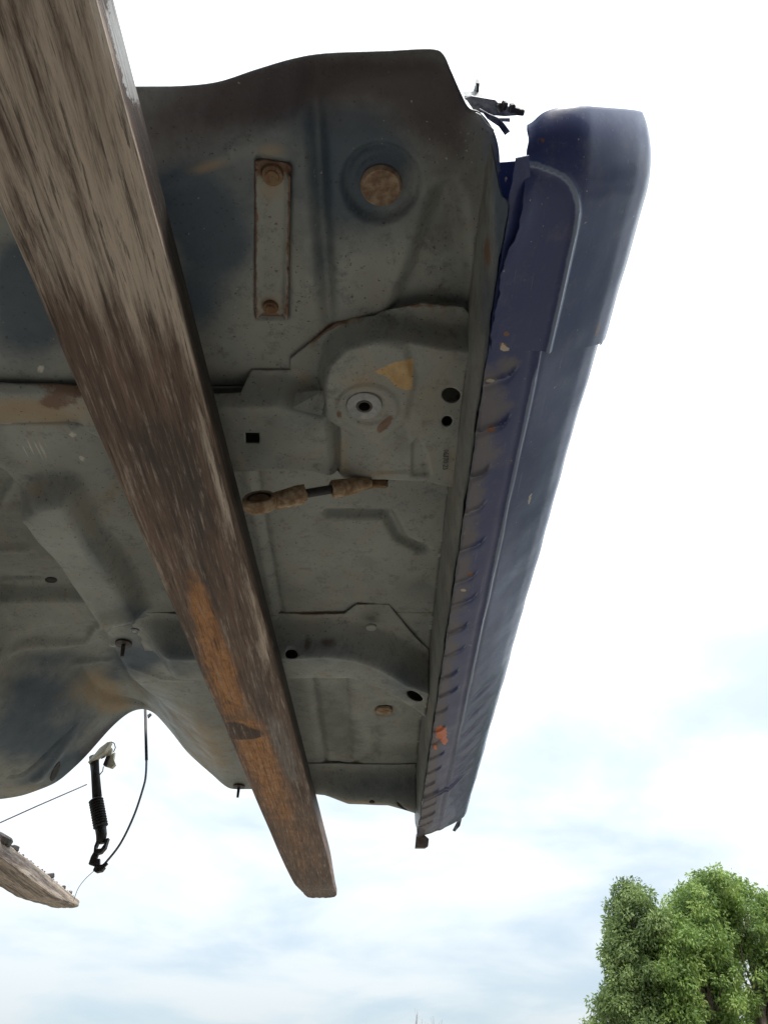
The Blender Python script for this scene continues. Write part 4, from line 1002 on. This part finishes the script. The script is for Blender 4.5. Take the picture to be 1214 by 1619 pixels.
def lobe(u, v, y, ru, rv, share, dy=1.0):
    x, yy, z = PY(u, v, y); t = y/(CT-(809.5-v)/FPX*ST)
    rx = ru*t/FPX; rz = rv*t/FPX*1.0
    return (x, yy, z, rx, max(rx, 1.2)*dy, rz, share)
tree('leafy_tree', 'dense dark green tree with narrow upright crown', (*[PY(1010, 1700, 24)[0], 24.0],),
     [lobe(1003, 1455, 24, 42, 58, .30), lobe(996, 1545, 24, 44, 62, .34), lobe(990, 1620, 24, 44, 60, .28), lobe(1040, 1590, 24.5, 50, 90, .3)], LEAF_D, 430, 140, 3, .115)
tree('leafy_tree', 'bright green broad-crowned tree with sunlit top', (*[PY(1160, 1700, 24.6)[0], 24.6],),
     [lobe(1128, 1418, 24.6, 52, 44, .22), lobe(1095, 1475, 24.2, 54, 66, .28), lobe(1180, 1460, 24.6, 60, 68, .32), lobe(1120, 1570, 24.2, 70, 80, .36), lobe(1215, 1560, 24.8, 66, 100, .36), lobe(1250, 1460, 24.9, 44, 56, .18), lobe(1062, 1500, 24.0, 40, 60, .2), lobe(1058, 1590, 24.0, 46, 70, .24)], LEAF_B, 450, 140, 5, .115)
tree('leafy_tree', 'pale yellow-green treetop peeping out low beside the dark crown', (*[PY(948, 1700, 33)[0], 33.0],),
     [lobe(950, 1650, 33, 26, 38, .5)], LEAF_Y, 120, 60, 9)
for k_, (bx, by, hh) in enumerate(((17.5, 21.0, 9.5), (22.0, 16.0, 10.5), (24.0, 10.5, 10.0), (23.0, 5.0, 10.5))):      # the row goes on beyond the right of the frame
    tree('leafy_tree', 'tall full-crowned tree farther along the row past the bright green tree', (bx, by),
         [(bx, by, hh-H-2.0, 2.2, 2.2, 2.0, .4), (bx-.9, by+.6, hh-H-4.2, 2.4, 2.4, 2.2, .5), (bx+1.2, by-.8, hh-H-4.4, 2.4, 2.4, 2.2, .5), (bx, by, hh-H-6.4, 2.6, 2.6, 1.8, .4)], LEAF_B, 200, 34, 20+k_, .30)
# bare treetop in the distance
bt = thing('bare_tree', 'bare leafless tree whose fine twigs just rise into the pale sky', 'tree', (PY(664, 1700, 70)[0], 70, -H))
segs = []
R = np.random.default_rng(4)
def grow(p, d, L, r, k):
    e = p+d*L; segs.append(tube([p, p*.5+e*.5+R.normal(0, L*.03, 3), e], [r, r*.85, r*.7], 5, False))
    if k == 0: return
    for _ in range(3 if k > 2 else 2+int(R.random() < .5)):
        q = d+R.normal(0, .34, 3)+np.array([0, 0, .12]); q /= np.linalg.norm(q); grow(p+d*L*R.uniform(.6, 1.0), q, L*R.uniform(.60, .80), r*.62, k-1)
grow(np.array([bt.location[0], 70., -H-.2]), np.array([0, 0, 1.0]), 3.6, .13, 5)
V, F = merge(*segs); V = np.array(V); zt = PY(664, 1595, 70)[2]
V[:, 2] = -H+(V[:, 2]+H)*(zt+H)/(V[:, 2].max()+H)
put('trunk', V, F, M_TWIG, bt)
